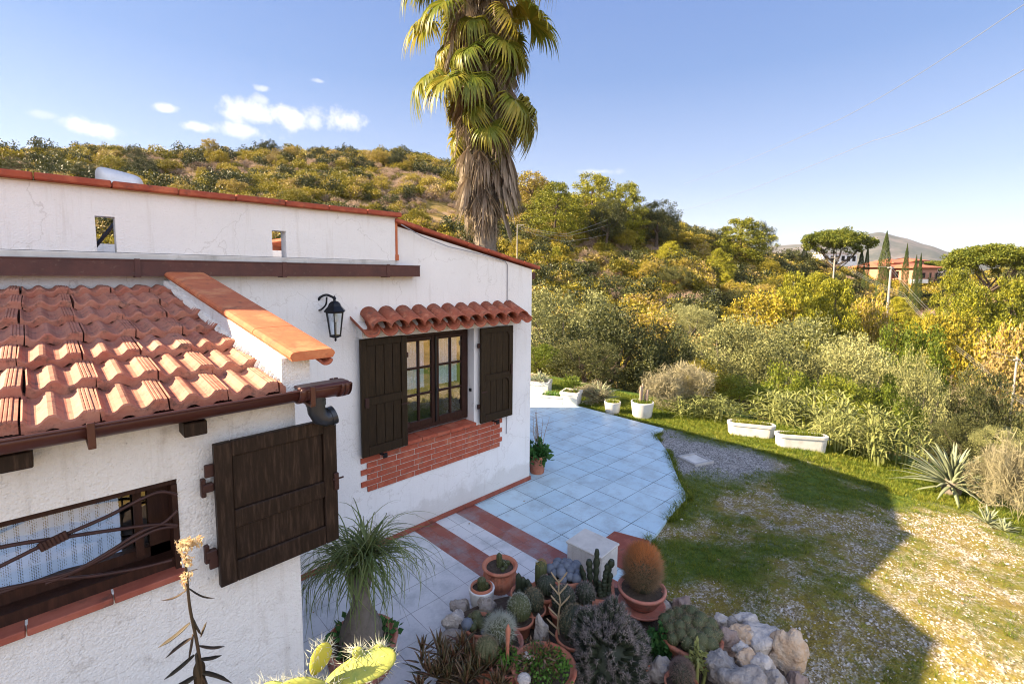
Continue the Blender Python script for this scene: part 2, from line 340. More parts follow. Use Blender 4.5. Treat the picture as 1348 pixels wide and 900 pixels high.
def fleshy(path,w,th):
    """thick leaf: 4-sided section"""
    P=np.array(path);k=len(P);d=np.gradient(P,axis=0);d/=np.linalg.norm(d,axis=1)[:,None]+1e-9
    s=np.cross(d,[0,0,1.]); n=np.linalg.norm(s,axis=1); s[n<.05]=[1,0,0]; s/=np.linalg.norm(s,axis=1)[:,None]
    u=np.cross(s,d); w=np.array(w)[:,None]; t=w*th
    V=np.stack([P-s*w+u*t*.6,P-u*t,P+s*w+u*t*.6,P-u*t*.0+u*t*.1],1).reshape(-1,3)
    F_=[[i*4+j,i*4+(j+1)%4,i*4+4+(j+1)%4,i*4+4+j] for i in range(k-1) for j in range(4)]
    return V,np.array(F_)
def rosette(c,n,L,w,th=.35,seed=0,el=(10,80),curve=.5,kk=7,flat=False):
    g=np.random.default_rng(seed); out=[]
    for i in range(n):
        a=i*2.39996+g.uniform(-.2,.2); e=R(el[0]+(el[1]-el[0])*(i/max(n-1,1))**.8+g.uniform(-6,6)); l=L*g.uniform(.75,1.08)*(1-.25*i/n)
        t=np.linspace(0,1,kk); ee=e-curve*t*t; ds=l/(kk-1)
        r=np.cumsum(np.cos(ee))*ds; z=np.cumsum(np.sin(ee))*ds
        P=np.stack([c[0]+r*math.cos(a),c[1]+r*math.sin(a),c[2]+z],1)
        ww=w*np.interp(t,[0,.25,.6,.9,1],[.7,1,.75,.25,.03])
        out.append(blade(P,ww,fold=.45) if flat else fleshy(P,ww,th))
    return out
def stipple(o): return o

# ------------------------------------------------------------------ ground heights
def sstep(a,b,x):
    t=np.clip((x-a)/(b-a),0,1); return t*t*(3-2*t)
def vnoise(x,y,s,seed=0):
    x=np.asarray(x,float)/s+seed*17.3; y=np.asarray(y,float)/s-seed*9.1; xi=np.floor(x);yi=np.floor(y);fx=x-xi;fy=y-yi
    def h(a,b):
        q=np.sin(a*127.1+b*311.7+seed*3.3)*43758.5453; return q-np.floor(q)
    fx=fx*fx*(3-2*fx);fy=fy*fy*(3-2*fy)
    return (h(xi,yi)*(1-fx)+h(xi+1,yi)*fx)*(1-fy)+(h(xi,yi+1)*(1-fx)+h(xi+1,yi+1)*fx)*fy
def fbm(x,y,s,seed=0,o=4):
    r=0;a=.5;t=0
    for i in range(o): r=r+a*vnoise(x,y,s/2**i,seed+i); t+=a;a*=.5
    return r/t
RN=np.array([10,14,20,30,45,62,85,110,140,170,220,400,1200,2600,4200,5200,9000,14000.])
def prof(u,ridge_y,Rr,lows,mount=None):
    """heights at RN for image column u: lows at 10..62, then up to the ridge"""
    zr=at(u,ridge_y,Rr)[2]; z=[]
    for r in RN:
        if r<=62: z.append(float(np.interp(r,[10,14,20,30,45,62],lows)))
        elif r<=Rr:
            t=(r-62)/(Rr-62); z.append(lows[-1]+(zr-lows[-1])*(t**1.0*.9+.1*t*t*(3-2*t)))
        elif r<=400: z.append(zr-(r-Rr)*.16)
        elif r<=1200: z.append(-40)
        else:
            m=-40
            if mount is not None:
                zm=at(u,mount,4200)[2]; m={2600:-20,4200:zm,5200:zm*.6,9000:-50,14000:-50}.get(int(r),-40)
            z.append(m)
    return z
L1=[-.3,-2.2,-4,-4.5,-3,1.5]; L2=[-.3,-2.2,-4,-5,-4,-.3]; L3=[-.5,-2.5,-4.5,-7,-7,-5]; L4=[-.5,-2.6,-5,-7.5,-9,-9]
TAB=[(-900,260,150,L1,None),(-300,215,150,L1,None),(0,203,150,L1,None),(150,200,150,L1,None),(300,203,148,L1,None),(450,204,145,L1,None),(560,214,140,L1,None),(640,238,135,L1,None),
(720,250,130,L1,None),(790,262,125,L2,None),(850,288,120,L2,None),(910,312,118,L2,None),(960,326,118,L3,None),(1010,338,125,L3,322),(1045,344,140,L3,320),(1080,350,150,L3,317),(1120,360,160,L4,311),(1150,370,165,L4,306),
(1180,376,170,L4,313),(1215,377,170,L4,323),(1250,374,165,L4,334),(1290,366,150,L4,346),(1348,354,140,L4,352),(1500,360,130,L4,356),(2200,366,130,L4,358)]
def az_of(u): 
    r=ray(u,400); return math.atan2(r[1],r[0])
AZ=np.array([az_of(t[0]) for t in TAB]); TZ=np.array([prof(*t) for t in TAB])
o_=np.argsort(AZ); AZ=AZ[o_]; TZ=TZ[o_]
def far_z(x,y):
    r=np.hypot(x,y); a=np.arctan2(y,x); a=np.where(a<-2.2,a+2*PI,a)
    fa=np.interp(a,AZ,np.arange(len(AZ))); fr=np.interp(np.log(np.maximum(r,10)),np.log(RN),np.arange(len(RN)))
    i=np.clip(np.floor(fa).astype(int),0,len(AZ)-2); j=np.clip(np.floor(fr).astype(int),0,len(RN)-2)
    ta=fa-i; tr=fr-j; ta=ta*ta*(3-2*ta)*.5+ta*.5; tr=tr*tr*(3-2*tr)*.4+tr*.6
    z=(TZ[i,j]*(1-ta)+TZ[i+1,j]*ta)*(1-tr)+(TZ[i,j+1]*(1-ta)+TZ[i+1,j+1]*ta)*tr
    amp=np.interp(r,[12,40,100,400,2500,4200,9000],[.2,.8,1.6,6,30,32,20])
    sc2=np.interp(r,[12,100,400,2500,9000],[1,1,1,20,20]); 
    n1=fbm(x,y,22,3)-.5; n2=fbm(x,y,900,5,5)-.5
    return z+np.where(r<1500,n1*amp*1.6,n2*amp*2)
def lawn_z(x,y):
    w=sstep(4.3,1.6,y)*sstep(5.0,6.5,x+0*y)
    return sstep(3.6,5.2,x)*sstep(2.3,1.0,y)*np.clip(-.10*(x-7.9),-.2,.25)
def ground_z(x,y):
    x=np.asarray(x,float);y=np.asarray(y,float)
    d=np.hypot(np.maximum(x-10.8,0),np.maximum(y-13,0)); d=np.maximum(d,np.maximum(-x-25,0)); d=np.maximum(d,np.maximum(-y-25,0))
    w=sstep(0,7,d); return lawn_z(x,y)*(1-w)+far_z(x,y)*w
gz=lambda x,y: float(ground_z(np.array([x]),np.array([y]))[0])
def ongr(px,py,near=9,far=400):
    """first point of the ground seen through a pixel"""
    ds=np.geomspace(near,far,600); r=ray(px,py); k=math.hypot(r[0],r[1]); X=r[0]*ds/k;Y=r[1]*ds/k;Z=H+r[2]*ds/k
    g=ground_z(X,Y); i=np.argmax(Z<g)
    return np.array([X[i],Y[i],g[i]]) if (Z<g).any() else None

def ground_mesh():
    az=np.concatenate([np.linspace(R(-180),R(-15),34)[:-1],np.linspace(R(-15),R(105),300)[:-1],np.linspace(R(105),R(180),18)])
    rr=np.concatenate([[.3,2,4],np.linspace(5,30,70),np.geomspace(30.7,200,110),np.geomspace(210,2000,25),np.geomspace(2100,14000,60)])
    A,Q=np.meshgrid(az,rr); X=Q*np.cos(A);Y=Q*np.sin(A);Z=ground_z(X,Y)-.012
    nr,na=A.shape; idx=np.arange(nr*na).reshape(nr,na)
    Fs=np.stack([idx[:-1,:-1],idx[1:,:-1],idx[1:,1:],idx[:-1,1:]],-1).reshape(-1,4)
    return npmesh('ground',np.stack([X,Y,Z],-1).reshape(-1,3),Fs,True)
def groundmat():
    m,nt,b,co=base('earth_and_scrub'); L=nt.links.new
    g=nt.nodes.new('ShaderNodeNewGeometry'); p=g.outputs['Position']
    near=ramp(nt,noise(nt,p,.5,8,.65),[(.3,(.14,.11,.025)),(.5,(.24,.17,.055)),(.7,(.34,.23,.15))])
    far=ramp(nt,noise(nt,p,.004,9,.72),[(.32,(.04,.05,.045)),(.47,(.08,.085,.075)),(.58,(.15,.13,.12)),(.7,(.22,.18,.17))])
    ln=nt.nodes.new('ShaderNodeVectorMath'); ln.operation='LENGTH'; L(p,ln.inputs[0])
    mr=nt.nodes.new('ShaderNodeMapRange'); mr.inputs[1].default_value=350; mr.inputs[2].default_value=1500; L(ln.outputs['Value'],mr.inputs[0])
    L(mix(nt,mr.outputs[0],near,far),b.inputs['Base Color']); b.inputs['Roughness'].default_value=1; b.inputs['Specular IOR Level'].default_value=.1
    bump(nt,b,noise(nt,p,3,6,.7),.6,.1); return m
props(link('ground',ground_mesh(),groundmat()),kind='structure')

# lawn with gravel
def grassd(x,y):
    """0 bare gravel .. 1 dense grass"""
    n=fbm(x,y,1.5,11); n2=fbm(x,y,.45,17)
    g=sstep(.40,.64,n*.6+n2*.4)*.95
    gr=sstep(1.15,.75,np.hypot((x-8.25)/1.15,(y-3.6)/1.25)); g=g*(1-gr)                       # grey gravel patch
    g=np.maximum(g,sstep(8.9,9.6,x+.15*np.abs(y-2)+.8*(n2-.5))*sstep(5.5,4.5,y)*.95)           # green strip along the bank
    g=np.maximum(g,sstep(9.0,9.25,x+.3*(n2-.5))*sstep(4.2,4.6,y))                              # strip beyond the terrace
    g=np.maximum(g,sstep(.9,.5,np.hypot((x-4.9)/.75,(y-2.2)/.55))*.85)
    g=np.maximum(g,sstep(1.,.4,np.hypot((x-8.0)/.9,(y-1.5)/.8))*.9)
    g=np.maximum(g,sstep(.5,.2,np.abs(y-2.75-.05*(x-6))+.5*np.abs(n2-.5))*sstep(5.3,5.8,x)*sstep(8,7,x)*.8)
    dry=sstep(2.2,1.0,np.hypot((x-5.6)/1.9,(y+.6)/1.)); g=g*(1-.55*dry)
    return np.clip(g,0,1)
NX,NY=190,230
gx=np.linspace(3.6,11.5,NX); gy=np.linspace(-4,9.5,NY); X,Y=np.meshgrid(gx,gy); D=grassd(X,Y)
Z=ground_z(X,Y)+.004+.012*(fbm(X,Y,.25,5)-.5)+.01*D
idx=np.arange(NX*NY).reshape(NY,NX); lawn=npmesh('lawn',np.stack([X,Y,Z],-1).reshape(-1,3),np.stack([idx[:-1,:-1],idx[:-1,1:],idx[1:,1:],idx[1:,:-1]],-1).reshape(-1,4),True)
at_=lawn.attributes.new('grass','FLOAT','POINT'); at_.data.foreach_set('value',D.ravel().astype(np.float32))
grey=sstep(1.25,.9,np.hypot((X-8.25)/1.2,(Y-3.6)/1.3)); at_=lawn.attributes.new('grey','FLOAT','POINT'); at_.data.foreach_set('value',grey.ravel().astype(np.float32))
def lawnmat():
    m,nt,b,co=base('lawn_and_gravel'); L=nt.links.new
    a=nt.nodes.new('ShaderNodeAttribute'); a.attribute_name='grass'; a2=nt.nodes.new('ShaderNodeAttribute'); a2.attribute_name='grey'
    v=nt.nodes.new('ShaderNodeTexVoronoi'); v.inputs['Scale'].default_value=62; L(co,v.inputs['Vector'])
    sp=nt.nodes.new('ShaderNodeSeparateColor'); L(v.outputs['Color'],sp.inputs[0])
    stone=ramp(nt,sp.outputs[0],[(0,(.10,.08,.05)),(.45,(.26,.21,.14)),(.75,(.45,.40,.34)),(1,(.66,.63,.6))])
    gst=ramp(nt,sp.outputs[1],[(0,(.08,.075,.07)),(.5,(.24,.23,.215)),(1,(.48,.46,.43))])
    st=mix(nt,a2.outputs['Fac'],stone,gst)
    moss=ramp(nt,noise(nt,co,9,6,.7),[(.35,(.12,.09,.02)),(.55,(.22,.165,.022)),(.7,(.16,.18,.022))])
    k=nt.nodes.new('ShaderNodeMath'); k.operation='SUBTRACT'; k.inputs[0].default_value=.92; L(a2.outputs['Fac'],k.inputs[1])
    mk=ramp(nt,noise(nt,co,4,9,.8),[(.38,(0,0,0)),(.54,(1,1,1))])
    mm_=nt.nodes.new('ShaderNodeMath'); mm_.operation='MULTIPLY'; mm_.use_clamp=True; L(mk,mm_.inputs[0]); L(k.outputs[0],mm_.inputs[1])
    d=mix(nt,mm_.outputs[0],st,moss)
    gr=ramp(nt,noise(nt,co,22,5,.7),[(.3,(.03,.06,.008)),(.6,(.08,.13,.013)),(.75,(.15,.17,.035))])
    L(mix(nt,a.outputs['Fac'],d,gr),b.inputs['Base Color']); b.inputs['Roughness'].default_value=.95; b.inputs['Specular IOR Level'].default_value=.15
    bump(nt,b,v.outputs['Distance'],.7,.012); return m
props(link('lawn',lawn,lawnmat()),kind='structure')

# terrace
def terracemat():
    m,nt,b,co=base('terrace_tiles'); L=nt.links.new
    def brick(off,freq,w,h,mo):
        t=nt.nodes.new('ShaderNodeTexBrick'); t.offset=off; t.offset_frequency=freq; t.inputs['Scale'].default_value=1
        t.inputs['Brick Width'].default_value=w; t.inputs['Row Height'].default_value=h; t.inputs['Mortar Size'].default_value=mo; t.inputs['Mortar Smooth'].default_value=.2
        t.inputs['Bias'].default_value=0; return t
    mp=nt.nodes.new('ShaderNodeMapping'); mp.inputs['Rotation'].default_value=(0,0,R(91.5)); mp.inputs['Location'].default_value=(.1,.06,0); L(co,mp.inputs[0])
    b1=brick(.0,2,.43,.43,.0058); L(mp.outputs[0],b1.inputs[0]); b1.inputs['Color1'].default_value=c4((.44,.61,.70)); b1.inputs['Color2'].default_value=c4((.52,.68,.75))
    b1.inputs['Mortar'].default_value=c4((.06,.08,.10))
    b2=brick(0,2,.32,.32,.003); L(mp.outputs[0],b2.inputs[0]); b2.inputs['Color1'].default_value=c4((.62,.65,.67)); b2.inputs['Color2'].default_value=c4((.67,.69,.70)); b2.inputs['Mortar'].default_value=c4((.10,.11,.12))
    b3=brick(0,2,.33,.32,.0025); L(mp.outputs[0],b3.inputs[0]); b3.inputs['Color1'].default_value=c4((.30,.085,.055)); b3.inputs['Color2'].default_value=c4((.25,.065,.045)); b3.inputs['Mortar'].default_value=c4((.12,.05,.04))
    wob=noise(nt,co,1.7,3,.5)
    # some joints are faint
    f1=mix(nt,ramp(nt,wob,[(.45,(0,0,0)),(.62,(.55,.55,.55))]),b1.outputs['Color'],(.47,.62,.68))
    f2=mix(nt,ramp(nt,wob,[(.42,(0,0,0)),(.6,(.5,.5,.5))]),b2.outputs['Color'],(.64,.66,.67))
    s=nt.nodes.new('ShaderNodeSeparateXYZ'); L(co,s.inputs[0])
    def gt(v):
        q=nt.nodes.new('ShaderNodeMath'); q.operation='GREATER_THAN'; L(s.outputs['X'],q.inputs[0]); q.inputs[1].default_value=v; return q.outputs[0]
    c=mix(nt,gt(3.10),f2,b3.outputs['Color']); c=mix(nt,gt(3.41),c,f2); c=mix(nt,gt(3.74),c,b3.outputs['Color']); c=mix(nt,gt(4.06),c,f1)
    dirt=ramp(nt,noise(nt,co,3,9,.75),[(.46,(0,0,0)),(.66,(.55,.55,.55))]); c=mix(nt,dirt,c,(.26,.31,.33))
    sp=ramp(nt,noise(nt,co,33,3,.6),[(.70,(0,0,0)),(.76,(.5,.5,.5))]); c=mix(nt,sp,c,(.18,.17,.14))
    L(c,b.inputs['Base Color']); b.inputs['Specular IOR Level'].default_value=.5
    L(ramp(nt,noise(nt,co,2.5,6,.7),[(.35,(.34,.34,.34)),(.7,(.62,.62,.62))]),b.inputs['Roughness'])
    bump(nt,b,noise(nt,co,40,4,.6),.08,.003); return m
TP=[(-3,4.9),(5.1,4.9),(5.1,10.5),(9.05,10.5),(9.08,8.3),(9.03,6.2),(8.99,4.5),(8.5,4.42),(7.75,3.76),(7.0,3.25),(6.39,2.79),(5.6,2.70),(5.0,2.60),(4.2,2.2),(3.4,1.4),(3.0,.7),(-3,.7)]
def prism(mb,poly,z0,z1):
    n=len(poly); mb.add([(x,y,z0) for x,y in poly]+[(x,y,z1) for x,y in poly],[tuple(range(n,2*n))[::-1]]+[tuple(range(n))]+[(i,(i+1)%n,n+(i+1)%n,n+i) for i in range(n)])
    mb.f[-n-2]=mb.f[-n-2]
mb=MB(); prism(mb,TP[::-1],-.25,.045); tr=mb.build('terrace',terracemat()); props(tr,kind='structure')
import bmesh
def fixn(o):
    bm=bmesh.new(); bm.from_mesh(o.data); bmesh.ops.recalc_face_normals(bm,faces=bm.faces); bm.to_mesh(o.data); bm.free()
fixn(tr)
TZ0=.045

# ------------------------------------------------------------------ scatter helper (ground cover only)
def scatter(name,pts,rot,scl,templates,m,kind='stuff',idx=None,parent=None):
    tc_=bpy.data.collections.new('seed_'+name)
    for i,me in enumerate(templates):
        if not me.materials: me.materials.append(m[i] if isinstance(m,list) else m)
        tc_.objects.link(bpy.data.objects.new('%s_seed_%02d'%(name,i),me))
    n=len(pts); me=bpy.data.meshes.new(name); me.vertices.add(n); me.vertices.foreach_set('co',np.asarray(pts,np.float32).ravel())
    a=me.attributes.new('prot','FLOAT_VECTOR','POINT'); a.data.foreach_set('vector',np.asarray(rot,np.float32).ravel())
    a=me.attributes.new('pscl','FLOAT_VECTOR','POINT'); a.data.foreach_set('vector',np.asarray(scl,np.float32).ravel())
    a=me.attributes.new('pidx','INT','POINT'); a.data.foreach_set('value',(np.asarray(idx) if idx is not None else rng.integers(0,len(templates),n)).astype(np.int32))
    o=link(name,me,None,parent)
    ng=bpy.data.node_groups.new('scatter_'+name,'GeometryNodeTree')
    ng.interface.new_socket('Geometry',in_out='INPUT',socket_type='NodeSocketGeometry'); ng.interface.new_socket('Geometry',in_out='OUTPUT',socket_type='NodeSocketGeometry')
    gi=ng.nodes.new('NodeGroupInput'); go=ng.nodes.new('NodeGroupOutput'); ip=ng.nodes.new('GeometryNodeInstanceOnPoints'); ci=ng.nodes.new('GeometryNodeCollectionInfo')
    ci.inputs['Collection'].default_value=tc_; ci.inputs['Separate Children'].default_value=True; ci.inputs['Reset Children'].default_value=True
    def na(t,nm):
        q=ng.nodes.new('GeometryNodeInputNamedAttribute'); q.data_type=t; q.inputs['Name'].default_value=nm; return [s for s in q.outputs if s.enabled][0]
    L=ng.links.new; L(gi.outputs[0],ip.inputs['Points']); L(ci.outputs[0],ip.inputs['Instance']); ip.inputs['Pick Instance'].default_value=True
    L(na('INT','pidx'),ip.inputs['Instance Index']); L(na('FLOAT_VECTOR','prot'),ip.inputs['Rotation']); L(na('FLOAT_VECTOR','pscl'),ip.inputs['Scale'])
    L(ip.outputs[0],go.inputs[0]); md=o.modifiers.new('scatter','NODES'); md.node_group=ng
    if kind: o['kind']=kind
    return o
def rotz(n): return np.stack([np.zeros(n),np.zeros(n),rng.uniform(0,2*PI,n)],1)
def s3(a): return np.repeat(np.asarray(a)[:,None],3,1)
def poly_in(x,y,P):
    c=np.zeros(len(x),bool); n=len(P)
    for i in range(n):
        x1,y1=P[i];x2,y2=P[(i+1)%n]; k=((y1>y)!=(y2>y))&(x<(x2-x1)*(y-y1)/(y2-y1+1e-12)+x1); c^=k
    return c
def tuft(seed,n=14,h=.05,sp=.03):
    g=np.random.default_rng(seed); out=[]
    for i in range(n):
        a=g.uniform(0,2*PI); b=g.uniform(0,sp); l=h*g.uniform(.5,1.2); le=g.uniform(.2,1.1); t=np.linspace(0,1,4)
        P=np.stack([b*math.cos(a)+t*t*l*le*math.cos(a+.5),b*math.sin(a)+t*t*l*le*math.sin(a+.5),t*l*(1-.3*le*t)],1)
        out.append(blade(P,.0022*np.array([1,.9,.6,.05])))
    return npmesh('tuft',*merge(out))
def pebble(seed):
    g=np.random.default_rng(seed); import bmesh
    bm=bmesh.new(); bmesh.ops.create_icosphere(bm,subdivisions=1,radius=.5)
    for v in bm.verts: v.co=Vector((v.co.x*g.uniform(.8,1.2),v.co.y*g.uniform(.6,1.),v.co.z*g.uniform(.35,.6)))
    me=bpy.data.meshes.new('pebble'); bm.to_mesh(me); bm.free(); return me
n=60000; x=rng.uniform(3.6,11,n); y=rng.uniform(-3.6,9.5,n); 
BED=[tuple(float(a) for a in on(u,v,2,.2)[:2]) for u,v in ((560,915),(592,860),(604,806),(640,790),(690,778),(760,765),(830,775),(868,780),(930,822),(990,840),(1035,868),(1045,930),(1040,1100),(560,1100))]
def vis(x,y,z):
    d=np.stack([x,y,z-H],1); k=d@fw; u=674+F*(d@RT)/k; v=CY-F*(d@UP)/k; return (k>0)&(u>-60)&(u<1420)&(v<960)&(v>-60)
keep=(rng.random(n)<grassd(x,y)**1.3*1.1)&~poly_in(x,y,TP)&~poly_in(x,y,BED)&vis(x,y,ground_z(x,y)); x,y=x[keep],y[keep]; n=len(x)
o=scatter('grass',np.stack([x,y,ground_z(x,y)],1),rotz(n),s3(rng.uniform(.55,1.35,n)*np.where(x>9.1,1.3,.8)),[tuft(i) for i in range(6)],M['grass'])
props(o,'short green grass growing through the gravel beyond the terrace','grass')
n=60000; x=rng.uniform(3.6,10.4,n); y=rng.uniform(-3.6,5,n); gdn=grassd(x,y)
keep=(rng.random(n)<(1-gdn)**1.5*(.12+.75*sstep(.38,.62,fbm(x,y,.6,31)))+.03)&~poly_in(x,y,TP)&~poly_in(x,y,BED)&vis(x,y,ground_z(x,y)); x,y=x[keep],y[keep]; n=len(x)
gry=sstep(1.25,.9,np.hypot((x-8.25)/1.2,(y-3.6)/1.3))
def pebm(name,a,b_):
    m,nt,b,co=base(name); oi=nt.nodes.new('ShaderNodeObjectInfo'); nt.links.new(ramp(nt,oi.outputs['Random'],[(0,a),(1,b_)]),b.inputs['Base Color']); b.inputs['Roughness'].default_value=.85; return m
P1=pebm('pale_pebble',(.56,.52,.46),(.26,.21,.15)); P2=pebm('grey_pebble',(.44,.42,.39),(.18,.17,.155))
o=scatter('gravel',np.stack([x,y,ground_z(x,y)+.006],1),np.stack([rng.normal(0,.3,n),rng.normal(0,.3,n),rng.uniform(0,6.3,n)],1),s3(rng.lognormal(-4.3,.45,n)),[pebble(i) for i in range(6)],[P1,P1,P1,P2,P2,P2],idx=np.where(gry>.4,rng.integers(3,6,n),rng.integers(0,3,n)))
props(o,'pale loose gravel scattered over the drive','gravel')
# weeds along the paving edge and fallen leaves
E_=[];
for (a,b_) in zip(TP[6:13],TP[7:14]):
    a=np.array(a);b_=np.array(b_); L_=np.hypot(*(b_-a)); k=int(L_*150)
    for i in range(k):
        q=a+(b_-a)*rng.random()+rng.normal(0,.035,2)
        if fbm(np.array([q[0]]),np.array([q[1]]),.5,61)[0]>.42: E_.append((q[0],q[1],max(gz(q[0],q[1]),-.02)+.005))
E_=np.array(E_); n=len(E_); o=scatter('edge_weeds',E_,rotz(n),s3(rng.uniform(.8,1.9,n)),[tuft(20+i) for i in range(4)],M['grass']); props(o,'weeds growing over the edge of the pale paving','weeds')
n=420; x=rng.uniform(1.6,10,n); y=rng.uniform(-2,7,n); inn=poly_in(x,y,TP); k=(rng.random(n)<np.where(inn,.35,.8))&~poly_in(x,y,BED); x,y,inn=x[k],y[k],inn[k]; n=len(x)
lf=[npmesh('leaf_litter',*leaves(np.array([[0,0,.006]]),.045,.5,0,i)) for i in range(5)]; 
for me in lf:
    co=np.empty(12,np.float32); me.vertices.foreach_get('co',co); co=co.reshape(-1,3); co[:,2]=.006+co[:,2]*.15; me.vertices.foreach_set('co',co.ravel())
o=scatter('fallen_leaves',np.stack([x,y,np.where(inn,.05,ground_z(x,y)+.012)],1),rotz(n),s3(rng.uniform(.4,1,n)),lf,mat('dead_leaf',(.22,.12,.05),(.35,.22,.09))); props(o,'small dry leaves fallen on the paving and gravel','leaf litter')
#PART2
# ================================================================== HOUSE
YA=4.75; YB=2.6
house=thing('house','whitewashed house with terracotta copings, a tiled lean-to roof and dark wooden shutters','house',(2.9,4.9,0))
def hexa(mb,xa,xb,y0,y1,z0,z0b,z1,z1b):
    mb.add([(xa,y0,z0),(xb,y0,z0b),(xb,y1,z0b),(xa,y1,z0),(xa,y0,z1),(xb,y0,z1b),(xb,y1,z1b),(xa,y1,z1)],[(0,3,2,1),(4,5,6,7),(0,1,5,4),(2,3,7,6),(0,4,7,3),(1,2,6,5)])
def wally(mb,y0,y1,xs,top,holes,z0):
    xs=sorted(set(xs+[h[0] for h in holes]+[h[1] for h in holes]))
    for xa,xb in zip(xs[:-1],xs[1:]):
        hs=sorted([h for h in holes if h[0]<=xa+1e-6 and h[1]>=xb-1e-6],key=lambda h:h[2]); z=z0
        for h in hs: hexa(mb,xa,xb,y0,y1,z,z,h[2],h[2]); z=h[3]
        hexa(mb,xa,xb,y0,y1,z,z,top(xa),top(xb))
topA=lambda x: 3.28 if x<2.879 else 3.73+(x-2.88)*(3.265-3.73)/(5.18-2.88)
WA=(2.98,4.06,1.20,2.475)
mb=MB(); wally(mb,YA,YA+.24,[-7,2.86],lambda x:3.28,[],-.3)
wally(mb,YA,YA+.24,[2.86,5.18],lambda x:3.73+(x-2.86)*(3.265-3.73)/(5.18-2.86),[WA],-.3)
mb.box((4.94,YA+.24,-.3),(5.18,10.2,3.26)); mb.box((-7,10,-.3),(4.94,10.2,3.28)); mb.box((-7,YA+.24,-.3),(-6.8,10,3.28))
mb.build('wall',M['wall'],house)
mb=MB(); wally(mb,YA-.03,YA+.10,[-7,2.875],lambda x:3.80,[(.34,.455,3.335,3.60),(1.575,1.70,3.335,3.58)],3.335)
mb.build('parapet_wall',M['wall'],house)
mb=MB(); mb.box((-7,YA-.045,3.281),(2.87,YA+.10,3.331),.006); mb.build('ledge',M['conc'],house)
mb=MB(); mb.box((2.877,YA-.032,3.36),(2.905,YA+.10,3.78)); mb.box((2.872,YA-.037,3.335),(2.915,YA+.1,3.40)); mb.build('end_strip',M['cap2'],house)
# flat roof behind parapet and sloping roof
mb=MB(); mb.box((-7,YA+.1,3.20),(2.86,10.2,3.276)); mb.build('flat_roof',M['conc'],house)
mb=MB(); hexa(mb,2.915,5.28,YA+.12,10.2,3.70,3.24,3.745,3.275); mb.build('roof',M['cap'],house)
mb=MB(); mb.bar((.30,YA+.35,3.3),(.62,YA+.75,3.75),.02,.02); mb.bar((.5,YA+.3,3.28),(.5,YA+.3,3.45),.03,.03); mb.build('brace',M['black'],house)
mb=MB(); mb.box((-1.5,YA+2.5,3.277),(2.6,YA+2.62,3.50)); mb.build('roof_curb',M['wall'],house)
# copings
def coping(name,p,q,w,th,seg,m,y0,ov=.0,seed=0):
    mb=MB(); p=np.array(p,float);q=np.array(q,float); L=np.linalg.norm(q-p); d=(q-p)/L; n=max(1,int(round(L/seg))); g=np.random.default_rng(seed)
    for i in range(n):
        a=p+d*(i*L/n+.003); b=p+d*((i+1)*L/n-.003); j=g.uniform(-.003,.003,2)
        mb.bar(a+[0,j[0],j[1]],b+[0,j[0],j[1]],w,th,bev=.008)
    return mb.build(name,m,house)
coping('coping',(-7,YA+.03,3.835),(2.93,YA+.03,3.835),.25,.05,.42,M['cap'],0,seed=1)
coping('coping',(2.87,YA+.055,3.785),(5.30,YA+.055,3.285),.24,.045,.36,M['cap'],0,seed=2)
mb=MB(); hexa(mb,-7,2.9,YA-.035,YA+.1,3.80,3.80,3.811,3.811); mb.build('mortar_bed',M['grout'],house)
# long square gutter under the parapet
mb=MB()
mb.box((-7,YA-.125,3.155),(3.13,YA-.005,3.163)); mb.box((-7,YA-.133,3.155),(3.13,YA-.125,3.28)); mb.box((3.122,YA-.125,3.163),(3.13,YA-.005,3.28)); mb.box((-7,YA-.137,3.272),(3.135,YA-.118,3.282),.002)
g_=mb.build('gutter',M['gutter2'],house)
for i,xx in enumerate(np.arange(-1.6,3,1.08)):
    mb=MB(); mb.box((xx-.018,YA-.141,3.148),(xx+.018,YA-.134,3.288)); mb.box((xx-.018,YA-.134,3.147),(xx+.018,YA-.002,3.154)); mb.build('gutter_bracket',M['gutter2'],g_)
mb=MB(); mb.box((5.30,YA+.12,3.12),(5.39,10.2,3.22),.004); mb.build('gutter',M['gutter2'],house)
# skirting
mb=MB(); mb.box((.97,YA-.018,.05),(5.198,YA-.001,.11),.003); mb.box((5.181,YA,.05),(5.198,10.2,.11),.003); mb.build('skirting',M['redtile'],house)
# cable
mb=MB(); pc=on(668,346,1,YA-.01); mb.tube([(2.93,YA-.07,3.735),(3.2,YA-.075,3.62),(3.6,YA-.06,3.52),(4.2,YA-.05,3.44),(pc[0]-.05,YA-.02,pc[2]+.02),(pc[0],YA-.012,pc[2]-.03),(pc[0]+.003,YA-.012,2.0),(pc[0]+.006,YA-.012,1.0),(pc[0]+.005,YA-.012,.9)],.006,6); mb.build('cable',M['cable'],house)
